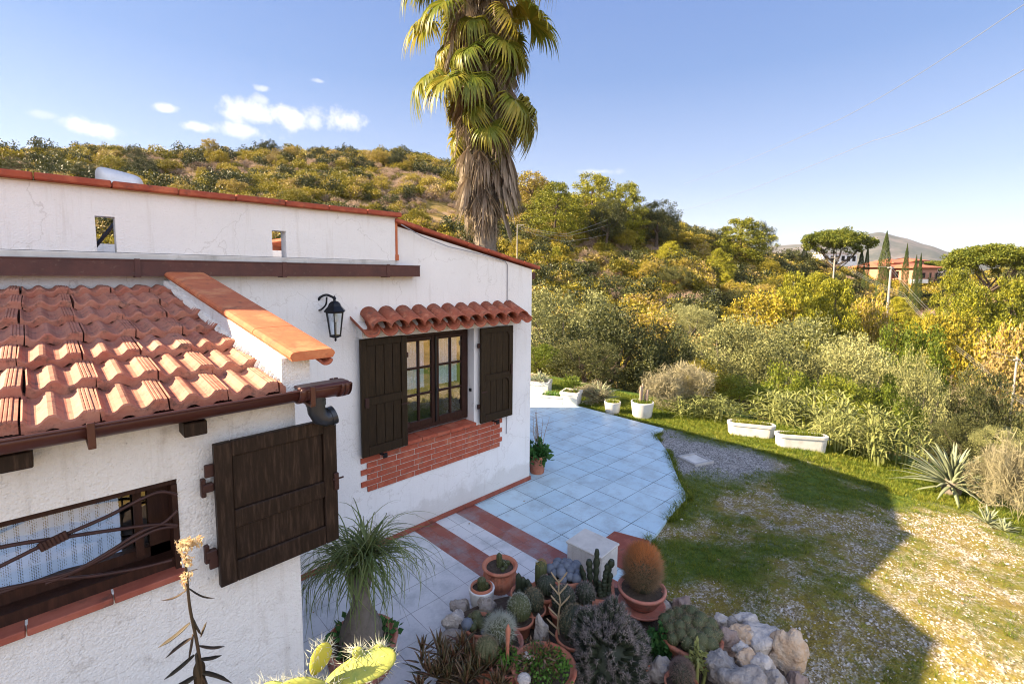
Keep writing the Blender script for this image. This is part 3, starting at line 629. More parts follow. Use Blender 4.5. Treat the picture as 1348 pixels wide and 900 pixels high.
# ---- window A
win=MB(); x0,x1,z0,z1=WA
yf=YA+.13
win.box((x0,yf,z0+.045),(x0+.05,yf+.06,z1)); win.box((x1-.05,yf,z0+.045),(x1,yf+.06,z1)); win.box((x0+.05,yf,z1-.055),(x1-.05,yf+.06,z1)); win.box((x0+.05,yf,z0+.045),(x1-.05,yf+.06,z0+.09))
W=win.build('window',M['frame'],house)
def sash(xa,xb,za,zb,y,n,parent,m):
    mb=MB(); t=.052
    mb.box((xa,y,za),(xa+t,y+.045,zb),.005); mb.box((xb-t,y,za),(xb,y+.045,zb),.005); mb.box((xa+t,y+.001,zb-t),(xb-t,y+.044,zb),.005); mb.box((xa+t,y+.001,za),(xb-t,y+.044,za+t+.02),.005)
    xm=(xa+xb)/2; mb.box((xm-.014,y+.004,za+t+.02),(xm+.014,y+.040,zb-t),.004)
    hz=(zb-t-za-t-.02)
    for k in range(1,n):
        z=za+t+.02+hz*k/n; mb.box((xa+t,y+.006,z-.013),(xm-.014,y+.038,z+.013),.004); mb.box((xm+.014,y+.006,z-.013),(xb-t,y+.038,z+.013),.004)
    s=mb.build('sash',m,parent)
    return s,(xa+t,xb-t,za+t+.02,zb-t)
xm=(x0+x1)/2
for xa,xb in ((x0+.052,xm-.004),(xm+.004,x1-.052)):
    s,(a,b,c,d)=sash(xa,xb,z0+.092,z1-.057,yf-.012,3,W,M['frame'])
    pn=MB(); pn.add([(a,yf+.012,c),(b,yf+.012,c),(b,yf+.012,d),(a,yf+.012,d)],[(0,1,2,3)]); pn.build('pane',M['glass'],W)
mb=MB(); mb.box((xm-.012,yf-.03,z0+.11),(xm+.012,yf-.013,z1-.07),.003); mb.tube([(xm,yf-.03,1.75),(xm,yf-.055,1.75),(xm,yf-.055,1.68)],.007,6); mb.build('handle',M['black'],W)
mb=MB()
for xa,xb in ((x0+.10,xm-.09),(xm+.09,x1-.10)):
    k=40; P=[(xa+(xb-xa)*i/k,yf+.11+.012*math.sin(i*1.1),0) for i in range(k+1)]
    mb.add([(p[0],p[1],z0+.55) for p in P]+[(p[0],p[1],z1-.06) for p in P],[(i,i+1,k+2+i,k+1+i) for i in range(k)],True)
mb.build('curtain',M['lace'],W)
mb=MB(); mb.box((x0-.2,YA+1.6,z0-.5),(x1+.4,YA+1.62,z1+.2)); mb.box((x0-.5,YA+.26,z0-.5),(x0-.48,YA+1.6,z1+.2)); mb.box((x1+.4,YA+.26,z0-.5),(x1+.42,YA+1.6,z1+.2)); mb.build('room',M['dark'],house)
mb=MB()
for i in range(5): mb.box((x0+.002+i*(x1-x0)/5+.002,YA-.055,z0-.03),(x0+(i+1)*(x1-x0)/5-.002,yf+.05,z0+.012),.004)
mb.build('sill',M['brick'],house)
mb=MB(); mb.box((x1-.004,YA+.04,1.62),(x1-.03,YA+.075,1.66),.004); mb.build('shutter_latch',M['black'],house)
# brick panel
mb=MB(); g=np.random.default_rng(3); bx0,bx1,bz0,bz1=2.41,4.58,.745,1.155; ch=(bz1-bz0)/6
for r_ in range(6):
    o_x=0 if r_%2==0 else .125; xx=bx0+(0 if r_%2==0 else .07)
    first=True
    xs=[]; cur=bx0+(.0 if r_%2 else .075)
    end=bx1-(.0 if r_%2 else .045)
    cuts=[cur]; nx_=bx0+(.25 if r_%2 else .125+.075)
    while nx_<end-.06: cuts.append(nx_); nx_+=.25
    cuts.append(end)
    for a,b in zip(cuts[:-1],cuts[1:]):
        mb.box((a+.004,YA-.017+g.uniform(-.0015,.0015),bz0+r_*ch+.004),(b-.004,YA-.0005,bz0+(r_+1)*ch-.004),.002)
bp=mb.build('brick_panel',M['brick'],house)
mb=MB(); mb.box((bx0+.08,YA-.010,bz0+.006),(bx1-.05,YA-.0008,bz1-.003)); mb.build('mortar',M['conc'],bp)
# shutters A
def shutter(o,ex,ey,w,h,n_up,m,parent,lbl=None,split=.47,arch=True,hy=.02,batten=True,label=None):
    """o: lower hinge corner, ex: unit along the width, ey: outward normal"""
    o=np.array(o,float);ex=np.array(ex,float);ey=np.array(ey,float);ez=np.array([0,0,1.]);A=(ex,ey,ez)
    def B(mb,a,b,bev=.004):
        a=np.array(a);b=np.array(b);c=(a+b)/2; mb.obox(o+ex*c[0]+ey*c[1]+ez*c[2],np.abs(b-a),A,bev)
    mb=MB(); st=.075; t=.036
    B(mb,(0,0,0),(st,t,h)); B(mb,(w-st,0,0),(w,t,h)); B(mb,(st,0,0),(w-st,t,st+.03)); B(mb,(st,0,h-st-.0),(w-st,t,h))
    zs=h*split; B(mb,(st,0,zs-.045),(w-st,t,zs+.045))
    if arch:
        for (zt,) in ((h-st,),(zs-.045,)):
            for k in range(5):
                q=.05*(1-math.sin(PI/2*k/5)); dx=.05*k/5
                B(mb,(w-st-dx-.01,.002,zt-q-.002),(w-st-dx,t-.001,zt),0)
    S=mb.build('shutter',m,parent)
    if label: S['label']=label
    mb=MB()
    k=n_up; pw=(w-2*st)/k
    for i in range(k):
        for za,zb in ((st+.03,zs-.045),(zs+.045,h-st)): B(mb,(st+i*pw+.0025,.007,za),(st+(i+1)*pw-.0025,.02,zb),.003)
    mb.build('panel',m,S)
    mb=MB(); B(mb,(st,.004,st),(w-st,.007,h-st),0); mb.build('backing',M['dark'],S)
    for z in (h*.18,h*.82): mb=MB(); B(mb,(-.035,-.01,z-.03),(.012,.012,z+.03),.003); mb.build('hinge',M['iron'],S)
    return S,B
S,B=shutter((x0-.005,YA-.05,1.185),(-1,-.02,0),(0,-1,0),.58,1.30,4,M['wood'],house,label='left shutter folded back beside the lantern')
mb=MB(); B(mb,(.50,.037,.55),(.545,.055,.66)); mb.build('catch',M['iron'],S); mb=MB(); B(mb,(-.02,.037,.50),(.09,.046,.515)); mb.build('hook',M['iron'],S)
S,B=shutter((x1+.055,YA-.05,1.185),(1,.0,0),(0,-1,0),.60,1.29,4,M['wood'],house,label='right shutter folded back near the house corner')
mb=MB(); B(mb,(.55,.037,.60),(.575,.055,.75)); mb.build('catch',M['iron'],S); mb=MB(); B(mb,(.0,.037,.42),(.1,.046,.435)); mb.build('hook',M['iron'],S)
for xx in (x0-.33,x1+.33):
    mb=MB(); mb.box((xx-.015,YA-.12,1.15),(xx+.015,YA-.001,1.165)); mb.box((xx-.02,YA-.125,1.13),(xx+.03,YA-.108,1.185)); mb.build('shutter_stay',M['black'],house)
# awning of barrel tiles
mb=MB(); nt_=12; xa0,xa1=2.44,4.80; zb_,zf=2.735,2.585; pw=(xa1-xa0)/(nt_-1)
def halftile(mb,xc,r0_,r1_,up,ya,za,yb_,zb2,th=.011):
    n=9; ring=[]
    for (yy,zz,rr) in ((ya,za,r0_),(yb_,zb2,r1_)):
        for q in (rr,rr-th):
            for i in range(n):
                a=PI*i/(n-1); ring.append((xc+q*math.cos(a),yy,zz+up*q*math.sin(a)*.8))
    fs=[]
    for i in range(n-1):
        fs+=[(i,i+1,2*n+i+1,2*n+i),(n+i+1,n+i,3*n+i,3*n+i+1),(i+1,i,n+i,n+i+1),(2*n+i,2*n+i+1,3*n+i+1,3*n+i)]
    fs+=[(0,2*n,3*n,n),(n-1,2*n-1,4*n-1,3*n-1)]
    mb.add(ring,fs,True)
for i in range(nt_):
    xc=xa0+i*pw; halftile(mb,xc,pw*.52,pw*.44,-1,YA-.001,zb_+.0,YA-.28,zf+.012)
for i in range(nt_-1):
    xc=xa0+(i+.5)*pw; halftile(mb,xc,pw*.47,pw*.56,1,YA-.001,zb_+.015,YA-.29+random.uniform(-.01,.01),zf+.018)
aw=mb.build('awning',M['barrel'],house)
mb=MB(); hexa(mb,xa0-.04,xa1+.02,YA-.13,YA-.001,2.50,2.50,2.60,2.60); mb.v=[(p[0],p[1],p[2]+(.07 if p[1]>YA-.1 and p[2]>2.55 else 0)) for p in mb.v]; mb.build('awning_bed',M['wall2'],house)

# ---- lean-to (wall B)
mb=MB(); WB=(-1.7,.408,1.795,2.237)
wally(mb,YB,YB+.25,[-3,.95],lambda x:2.53,[WB],-.3)
mb.box((.75,YB+.25,-.3),(.95,YA,2.55)); mb.box((-3,YB+.25,-.3),(-2.8,YA,2.55))
mb.build('lean_to_wall',M['wall2'],house)
# skewed parapet of the lean-to
def skew(mb,xa,xb,xc,xd,y0,y1,z0,z1,zb0,zb1):
    """xa..xb at y0 (front), xc..xd at y1"""
    mb.add([(xa,y0,zb0),(xb,y0,zb0),(xd,y1,zb1),(xc,y1,zb1),(xa,y0,z0),(xb,y0,z0),(xd,y1,z1),(xc,y1,z1)],[(0,3,2,1),(4,5,6,7),(0,1,5,4),(2,3,7,6),(0,4,7,3),(1,2,6,5)])
mb=MB(); skew(mb,.845,.985,.76,.953,2.47,YA-.001,2.765,3.165,2.535,2.552); mb.build('lean_to_parapet',M['wall2'],house)
mb=MB(); n=5
def capx(y,s): return np.interp(y,[2.4,4.75],[.872,.725] if s<0 else [1.085,.995])
def capz(y): return float(np.interp(y,[2.4,4.75],[2.775,3.185]))
ys=np.linspace(2.40,4.749,n+1)
for i in range(n):
    a,b=ys[i]+.003,ys[i+1]-.003; prof_=[(0,-.012),(-.008,.0),(-.004,.014),(.008,.024),(.03,.027)]
    vs=[]
    for yy in (a,b):
        xl,xr,zz=capx(yy,-1),capx(yy,1),capz(yy)
        sec=[(xl+p[0],zz+p[1]) for p in prof_]+[(xr-p[0],zz+p[1]) for p in prof_[::-1]]+[(xr-.003,zz-.02),(xl+.003,zz-.02)]
        vs+=[(q[0],yy,q[1]) for q in sec]
    k=12; mb.add(vs,[(j,(j+1)%k,k+(j+1)%k,k+j)[::-1] for j in range(k)]+[tuple(range(k)),tuple(range(k,2*k))[::-1]])
cp=mb.build('lean_to_coping',M['cap2'],house); fixn(cp)
mb=MB(); halftile(mb,1.045,.035,.035,-1,2.62,2.785,2.40,2.745); mb.build('end_tile',M['barrel'],house)
# tile roof
zr=lambda y: 2.575+(y-2.45)*(3.06-2.575)/(4.75-2.45)
tm,nt,b,co=base('clay_roof_tiles'); Lk=nt.links.new
g_n=nt.nodes.new('ShaderNodeNewGeometry')
c_a=ramp(nt,g_n.outputs['Random Per Island'],[(0,(.28,.075,.045)),(.35,(.34,.11,.065)),(.7,(.38,.14,.09)),(1,(.30,.08,.045))])
c_b=mix(nt,ramp(nt,noise(nt,co,11,7,.7),[(.35,(0,0,0)),(.65,(.5,.5,.5))]),c_a,(.46,.25,.16))
c_c=mix(nt,ramp(nt,noise(nt,co,19,8,.75),[(.52,(0,0,0)),(.66,(.8,.8,.8))]),c_b,(.055,.04,.032))
sN=nt.nodes.new('ShaderNodeSeparateXYZ'); Lk(g_n.outputs['Normal'],sN.inputs[0])
Lk(c_c,b.inputs['Base Color']); b.inputs['Roughness'].default_value=.72; b.inputs['Specular IOR Level'].default_value=.35; bump(nt,b,noise(nt,co,80,5,.7),.4,.003)
prof_=[(0,.026),(.025,.029),(.05,.020),(.075,.008),(.12,.0),(.19,.0),(.24,.008),(.29,.024),(.335,.034),(.40,.036),(.44,.030),(.49,.016),(.54,.005),(.60,.0),(.66,.002),(.71,.011),(.755,.025),(.785,.034),(.815,.034),(.825,.029),(.84,.035),(.87,.035),(.88,.030),(.895,.035),(.925,.035),(.935,.028),(.96,.030),(1.0,.030)]
mb=MB(); TW=.2265; EXP=.335; g=np.random.default_rng(5)
for r_ in range(7):
    yF=2.46+r_*EXP; yBk=min(yF+EXP+.05,4.74)
    xr_=np.interp(yF,[2.4,4.75],[.862,.75])
    off=-.075+ (r_%2)*.0 + [0,.012,-.01,.014,-.006,.01,0][r_]
    i0=int(math.floor((-1.3-off)/TW)); i1=int(math.ceil((xr_-off)/TW))
    for i in range(i0,i1):
        xa=off+i*TW; dy=g.uniform(-.008,.008); dz=g.uniform(-.003,.003); wv=g.uniform(-.006,.006)
        pr=[(xa+.003+p[0]*(TW-.006),p[1]) for p in prof_ if xa+p[0]*TW<xr_]
        if len(pr)<3: continue
        k=len(pr); vs=[]
        for (yy,lift) in ((yF+dy,.044+dz),(yF+dy+.004,.048+dz),(yBk,.004)):
            for q in pr: vs.append((q[0]+(wv if yy<yF+.1 else 0),yy,zr(yy)+lift+q[1]*(.82 if lift>.03 else .75)-(.004 if lift==.044+dz else 0)))
        for q in pr: vs.append((q[0],yF+dy+.003,zr(yF)+dz+.006+q[1]*.55))
        for q in pr: vs.append((q[0],yBk,zr(yBk)-.012))
        fs=[]
        for j in range(k-1):
            fs+=[(j,j+1,k+j+1,k+j),(k+j,k+j+1,2*k+j+1,2*k+j),(3*k+j+1,3*k+j,4*k+j,4*k+j+1),(j+1,j,3*k+j,3*k+j+1)]
        fs+=[(0,k,2*k,4*k,3*k),(k-1,3*k+k-1,4*k+k-1,2*k+k-1,k+k-1)]
        mb.add(vs,fs,False)
mb.build('roof_tiles',tm,house)
mb=MB(); hexa(mb,-1.4,.85,2.50,4.74,0,0,0,0); mb.v=[(p[0],p[1],zr(p[1])-(.03 if i<4 else .004)) for i,p in enumerate(mb.v)]; mb.build('roof_deck',M['dark'],house)
# mortar fillet along the parapet and wall
mb=MB(); g=np.random.default_rng(9)
for s_ in range(60):
    y=2.5+s_*.0375; x=np.interp(y,[2.4,4.75],[.865,.755]); mb.tube([(x-.01,y,zr(y)+.05),(x+.01,y+.05,zr(y)+.055)],[.022+.012*g.random(),.022+.012*g.random()],6)
mb.build('mortar_fillet',M['wall2'],house)
# half-round gutter
def arcgut(mb,xa,xb,yc,zc,r,th=.004,a0=180,a1=360,n=12):
    vs=[];
    for x in (xa,xb):
        for q in (r,r-th):
            for i in range(n+1):
                a=R(a0+(a1-a0)*i/n); vs.append((x,yc+q*math.cos(a),zc+q*math.sin(a)))
    m=n+1; fs=[]
    for i in range(n): fs+=[(i,i+1,2*m+i+1,2*m+i),(m+i+1,m+i,3*m+i,3*m+i+1),(i+1,i,m+i,m+i+1),(2*m+i,2*m+i+1,3*m+i+1,3*m+i)]
    fs+=[(0,2*m,3*m,m),(n,m+n,3*m+n,2*m+n)]; mb.add(vs,fs,True)
gy_,gz_,gr_=2.455,2.60,.062
mb=MB(); arcgut(mb,-1.6,.93,gy_,gz_,gr_); mb.tube([(-1.6,gy_-gr_,gz_+.004),(.93,gy_-gr_,gz_+.004)],.0065,8); mb.box((-1.6,gy_+gr_-.004,gz_),(.93,gy_+gr_,gz_+.02))
G=mb.build('lean_to_gutter',M['gutter'],house)
mb=MB(); arcgut(mb,.90,1.17,gy_,gz_+.002,gr_+.008,.006,175,365); mb.tube([(.91,gy_-gr_-.006,gz_+.006),(1.17,gy_-gr_-.006,gz_+.006)],.008,8)
for xx,w_ in ((.905,.03),(1.115,.02),(1.14,.02)): arcgut(mb,xx,xx+w_,gy_,gz_+.002,gr_+.014,.008,170,370)
P=[(1.168,gy_+(gr_+.012)*math.cos(R(a)),gz_+.002+(gr_+.012)*math.sin(R(a))) for a in range(175,366,10)]; mb.add(P+[(1.175,p[1],p[2]) for p in P],[tuple(range(len(P))),tuple(range(len(P),2*len(P)))[::-1]])
mb.box((.90,gy_-gr_-.004,gz_+.004),(1.165,gy_+.02,gz_+.020),.006)
mb.build('gutter_outlet',M['gutter'],G)
for xx in (.115,.96):
    mb=MB(); mb.box((xx-.012,gy_-gr_-.022,gz_-.075),(xx+.012,gy_-gr_-.010,gz_+.02),.002); mb.box((xx-.012,gy_-gr_-.015,gz_-.085),(xx+.012,YB,gz_-.070),.002); mb.build('gutter_bracket',M['gutter'],G)
mb=MB(); ex=1.005; mb.tube([(ex,gy_,2.56),(ex,gy_,2.50),(ex+.003,gy_,2.47),(ex+.02,gy_,2.435),(ex+.05,gy_,2.42),(ex+.075,gy_,2.425),(ex+.085,gy_,2.428)],[*[.046]*6,.049],16,cap=False)
mb.tube([(ex,gy_,2.53),(ex,gy_,2.50)],.050,16,cap=False); mb.tube([(ex+.072,gy_,2.424),(ex+.096,gy_,2.430)],.052,16,cap=True)
mb.build('downpipe_elbow',M['pipe'],G)
for px,py in ((252,562),(22,604)):
    p=on(px,py,1,YB-.02); mb=MB(); mb.box((p[0]-.045,YB-.11,p[2]-.02),(p[0]+.045,YB+.02,p[2]+.045),.004); mb.build('rafter_end',M['wood2'],house)
# ---- window B
x0,x1,z0,z1=WB
mb=MB(); y=YB+.02
mb.box((x0,y,z1-.028),(x1,y+.10,z1)); mb.box((x1-.022,y-.012,z0),(x1,y+.10,z1-.028)); mb.box((x0,y+.02,z0),(x1-.022,y+.10,z0+.05)); mb.box((x0,y,z0),(x0+.03,y+.1,z1))
WBo=mb.build('window',M['frame'],house)
mb=MB(); y=YB+.12; 
mb.box((x0,y,z1-.065),(x1,y+.05,z1-.02)); mb.box((x1-.10,y,z0+.05),(x1-.02,y+.05,z1-.065)); mb.box((x0,y,z0+.02),(x1-.02,y+.05,z0+.10)); mb.box((x1-.155,y-.03,z0+.08),(x1-.125,y+.0,z1-.05))
mb.build('sash',M['frame'],WBo)
mb=MB(); mb.add([(x0,y+.03,z0),(x1,y+.03,z0),(x1,y+.03,z1),(x0,y+.03,z1)],[(0,1,2,3)]); mb.build('pane',glassm('blue_window_glass',.22,(.9,.95,1)),WBo)
mb=MB(); k=80; P=[(x0+(x1-.20-x0)*i/k,y+.04+.006*math.sin(i*.9)) for i in range(k+1)]
mb.add([(p[0],p[1],z0+.05) for p in P]+[(p[0],p[1],z1-.075) for p in P],[(i,i+1,k+2+i,k+1+i) for i in range(k)],True); mb.build('lace_curtain',M['lace'],WBo)
mb=MB(); mb.box((x0-.1,YB+1.2,z0-.4),(x1+.3,YB+1.22,z1+.2)); mb.box((x1+.2,YB+.26,z0-.4),(x1+.22,YB+1.2,z1+.2)); mb.box((x0-.1,YB+.26,z0-.4),(x0-.08,YB+1.2,z1+.2)); mb.box((x0-.1,YB+.26,z0-.42),(x1+.3,YB+1.2,z0-.4)); mb.box((x0-.1,YB+.252,z1+.2),(x1+.3,YB+1.22,z1+.22)); mb.build('room',M['dark'],house)
mb=MB(); 
for i in range(8):
    a=x1+.012-(i+1)*.265; mb.box((a+.002,YB-.045,z0-.028),(a+.263,YB+.12,z0+.002),.004)
mb.build('sill',M['redtile'],house)
mb=MB(); yb=YB-.03
def W2(p,y=yb): q=on(p[0],p[1],1,y); return (q[0],y,q[2])
def smooth(P,n=6):
    P=[np.array(p,float) for p in P]; out=[]
    for i in range(len(P)-1):
        p0=P[max(i-1,0)];p1=P[i];p2=P[i+1];p3=P[min(i+2,len(P)-1)]
        for k in range(n):
            t=k/n; out.append(.5*((2*p1)+(-p0+p2)*t+(2*p0-5*p1+4*p2-p3)*t*t+(-p0+3*p1-3*p2+p3)*t**3))
    out.append(P[-1]); return out
for pts in ([(233,651),(212,647),(185,657),(140,680),(75,708),(20,735),(-60,775)],[(233,691),(205,690),(150,697),(75,708),(10,718),(-60,735)],[(233,672),(215,688),(185,700),(140,728),(95,752),(30,770),(-60,800)],[(233,692),(205,697),(175,712),(120,742),(60,768)],[(226,737),(180,748),(120,758),(60,764),(-60,788)]):
    mb.tube(smooth([W2(p) for p in pts]),.0075,6)
kx=W2((70,710)); 
for i in range(7): a=i/6-.5; mb.tube([(kx[0]+a*.07-.004,yb-.012,kx[2]+a*.02+.016),(kx[0]+a*.07+.006,yb-.014,kx[2]+a*.02-.018)],.008,6)
for pts in ([(75,708),(72,690),(60,682)],): pass
mb.build('window_grille',M['iron'],WBo)
# shutter B
pl=on(289,771,1,YB-.075); pt=on(285,596,1,YB-.075)
S,B=shutter((pl[0],YB-.065,pl[2]),(.999,.03,0),(.03,-.999,0),.60,.71,1,M['wood2'],house,split=.45,arch=False,label='open shutter beside the barred window')
for z in (.17,.50): mb=MB(); B(mb,(-.045,-.02,z-.02),(.0,.012,z+.02)); B(mb,(-.05,-.03,z-.045),(-.03,.0,z+.045)); mb.build('hinge_pin',M['iron'],S)
mb=MB()
B(mb,(.575,.037,.30),(.60,.055,.40)); B(mb,(.565,.045,.36),(.63,.055,.37)); mb.build('catch',M['iron'],S)
# upper storey out of frame to the left: its roof edge throws the second point of the shadow
mb=MB(); upz=lambda x,y: 4.65+.38*(y-4.98)+.28*(x+.25)
pass
for (xa,ya,xb,yb_) in ((-5,5.1,-.45,5.25),(-.6,5.25,-.45,8.4),(-5,5.25,-4.85,8.4)):
    mb.add([(xa,ya,3.28),(xb,ya,3.28),(xb,yb_,3.28),(xa,yb_,3.28)]+[(x,y,upz(x,y)-.06) for x,y in ((xa,ya),(xb,ya),(xb,yb_),(xa,yb_))],[(0,3,2,1),(4,5,6,7),(0,1,5,4),(2,3,7,6),(0,4,7,3),(1,2,6,5)])
mb.build('upper_wall',M['wall'],house)
mb=MB(); mb.add([(x,y,upz(x,y)-.06) for x,y in ((-5.1,4.98),(-.25,4.98),(-.25,8.6),(-5.1,8.6))]+[(x,y,upz(x,y)) for x,y in ((-5.1,4.98),(-.25,4.98),(-.25,8.6),(-5.1,8.6))],[(0,3,2,1),(4,5,6,7),(0,1,5,4),(2,3,7,6),(0,4,7,3),(1,2,6,5)]); mb.build('upper_roof',M['roof'],house)

# ---- lantern
pL=on(441,420,1,YA-.20); LX,LZ=pL[0],pL[2]
lan=thing('wall_lantern','black coach lantern with clear glass on the white wall left of the shuttered window','wall lantern',(LX,YA-.2,LZ))
mb=MB(); c=(LX,YA-.2,LZ)
n=6
def ringp(r,z,a0=0): return [(LX+r*math.cos(2*PI*i/n+a0),YA-.2+r*math.sin(2*PI*i/n+a0),LZ+z) for i in range(n)]
tp,bt=ringp(.068,.055),ringp(.042,-.13)
for i in range(n): mb.tube([tp[i],bt[i]],.0045,5)
for rg,rr in ((tp,.006),(bt,.006)):
    for i in range(n): mb.bar(rg[i],rg[(i+1)%n],.010,.012)
mb.lathe(c,[(.0,-.175),(.006,-.17),(.010,-.16),(.005,-.15),(.02,-.145),(.044,-.135),(.044,-.128),(.0,-.128)],12)
mb.build('cage',M['black'],lan)
mb=MB(); mb.lathe(c,[(.085,.058),(.088,.064),(.078,.075),(.055,.10),(.045,.122),(.030,.136),(.012,.142),(.010,.152),(.016,.160),(.010,.170),(.004,.178),(.0,.185)],6,smooth=False); mb.lathe(c,[(.0,.06),(.085,.058)],6); mb.build('hood',M['black'],lan)
mb=MB()
for i in range(n):
    j=(i+1)%n; mb.add([tp[i],tp[j],bt[j],bt[i]],[(0,1,2,3)])
mb.build('pane',M['glass2'],lan)
mb=MB(); mb.lathe((LX,YA-.2,LZ+.05),[(.0,-.075),(.018,-.068),(.028,-.05),(.026,-.03),(.013,-.012),(.013,.0)],12); mb.build('bulb',M['white'],lan)
mb=MB(); wx=LX-.06; mb.lathe((0,0,0),[(0,0)],3) if 0 else None
mb.tube([(wx,YA-.002,LZ+.13),(wx,YA-.022,LZ+.13)],.034,12); mb.tube([(wx,YA-.002,LZ+.06),(wx,YA-.016,LZ+.06)],.026,12)
mb.tube(smooth([(wx,YA-.02,LZ+.12),(wx+.01,YA-.06,LZ+.165),(wx+.035,YA-.12,LZ+.185),(LX,YA-.19,LZ+.165)]),.010,8); mb.tube(smooth([(wx,YA-.02,LZ+.06),(wx+.01,YA-.07,LZ+.07),(wx+.03,YA-.11,LZ+.11),(wx+.035,YA-.12,LZ+.17)]),.007,6)
mb.build('bracket',M['black'],lan); lan.scale=(1.28,)*3
# ---- satellite dish behind the parapet
pd=on(160,228,1,YA+.9); 
dish=thing('satellite_dish','white satellite dish seen from behind above the roof coping','satellite dish',(pd[0],pd[1],3.28))
a_=on(127,219,1,YA+.9); b_=on(190,236,1,YA+.9)
mb=MB(); P=[]; nn=14
cx=(a_[0]+b_[0])/2; w_=(b_[0]-a_[0])/2*1.05; tilt=.35
for ring_ in (1,.66,.33):
    for i in range(28):
        t=2*PI*i/28; ex_=math.copysign(abs(math.cos(t))**.35,math.cos(t)); ez_=math.copysign(abs(math.sin(t))**.35,math.sin(t))
        P.append((cx+w_*ring_*ex_,YA+.9+.10*(ring_**2)+ .0,a_[2]-.20+.20*ring_*ez_-.03*ring_*ex_))
mb.add(P,[(k*28+i,k*28+(i+1)%28,(k+1)*28+(i+1)%28,(k+1)*28+i) for k in range(2) for i in range(28)]+[tuple(range(56,84))],True)
do=mb.build('reflector',M['white'],dish); md=do.modifiers.new('thickness','SOLIDIFY'); md.thickness=.012
mb=MB(); mb.tube([(cx,YA+.86,3.28),(cx,YA+.86,a_[2]-.15)],.02,8); mb.build('mast',M['gconc'],dish)
#PART3
# ================================================================== VEGETATION TEMPLATES
def lumps(g,nc,rx,rz,zc,top=.35,inner=.25):
    d=g.normal(size=(nc,3)); d[:,2]=d[:,2]*.8+top; d/=np.linalg.norm(d,axis=1)[:,None]
    r=np.where(g.random(nc)<inner,g.uniform(.3,.75,nc),g.uniform(.78,1.02,nc))*(1+.16*np.sin(d[:,0]*5+g.uniform(0,6))*np.cos(d[:,1]*4+g.uniform(0,6)))
    return np.stack([d[:,0]*rx*r,d[:,1]*rx*r,zc+d[:,2]*rz*r],1),d
def crown(seed,nc,nl,ls,cr=.2,rx=.5,rz=.45,zc=.52,flat=1,top=.35,asp=.5,inner=.25,zmin=.02):
    g=np.random.default_rng(seed); C,d=lumps(g,nc,rx,rz,zc,top,inner); out=[];
    off=g.normal(size=(nc,nl,3)); off/=np.linalg.norm(off,axis=2)[:,:,None]; off*=(g.random((nc,nl,1))**.45)*cr*g.uniform(.6,1.25,(nc,1,1)); off[:,:,2]*=flat
    P=(C[:,None,:]+off).reshape(-1,3); oc=np.repeat(d,nl,0)*.7; k=P[:,2]>zmin; P=P[k]; oc=oc[k]
    return leaves(P,ls,asp,.5,seed,oc)
def bush_mesh(seed,**k): return npmesh('bush',*[ (v,f) for v,f in [crown(seed,**k)]][0])
def trunk_mesh(seed,h=.5,r=.03,nb=6,sp=.35,top=.75,lean=.04,z0=-.08):
    g=np.random.default_rng(seed); mb=MB(); 
    P=[(0,0,z0),(g.normal()*.01,g.normal()*.01,h*.4),(g.normal()*lean,g.normal()*lean,h)]; P=[np.array(p) for p in P]
    mb.tube(P,[r*1.35,r,r*.75],8)
    for i in range(nb):
        a=2*PI*i/nb+g.uniform(-.4,.4); s=P[1]+(P[2]-P[1])*g.uniform(.2,1); e=np.array([math.cos(a)*sp*g.uniform(.6,1),math.sin(a)*sp*g.uniform(.6,1),top*g.uniform(.85,1.1)]); m_=(s+e)/2+np.array([math.cos(a)*.05,math.sin(a)*.05,-.02])
        mb.tube([s,m_,e],[r*.6,r*.4,r*.12],5)
    me=bpy.data.meshes.new('trunk'); me.from_pydata([tuple(map(float,p)) for p in mb.v],[],mb.f); me.polygons.foreach_set('use_smooth',mb.sm); me.update(); return me
def withmat(me,m):
    if not me.materials: me.materials.append(m)
    return me
TM={}
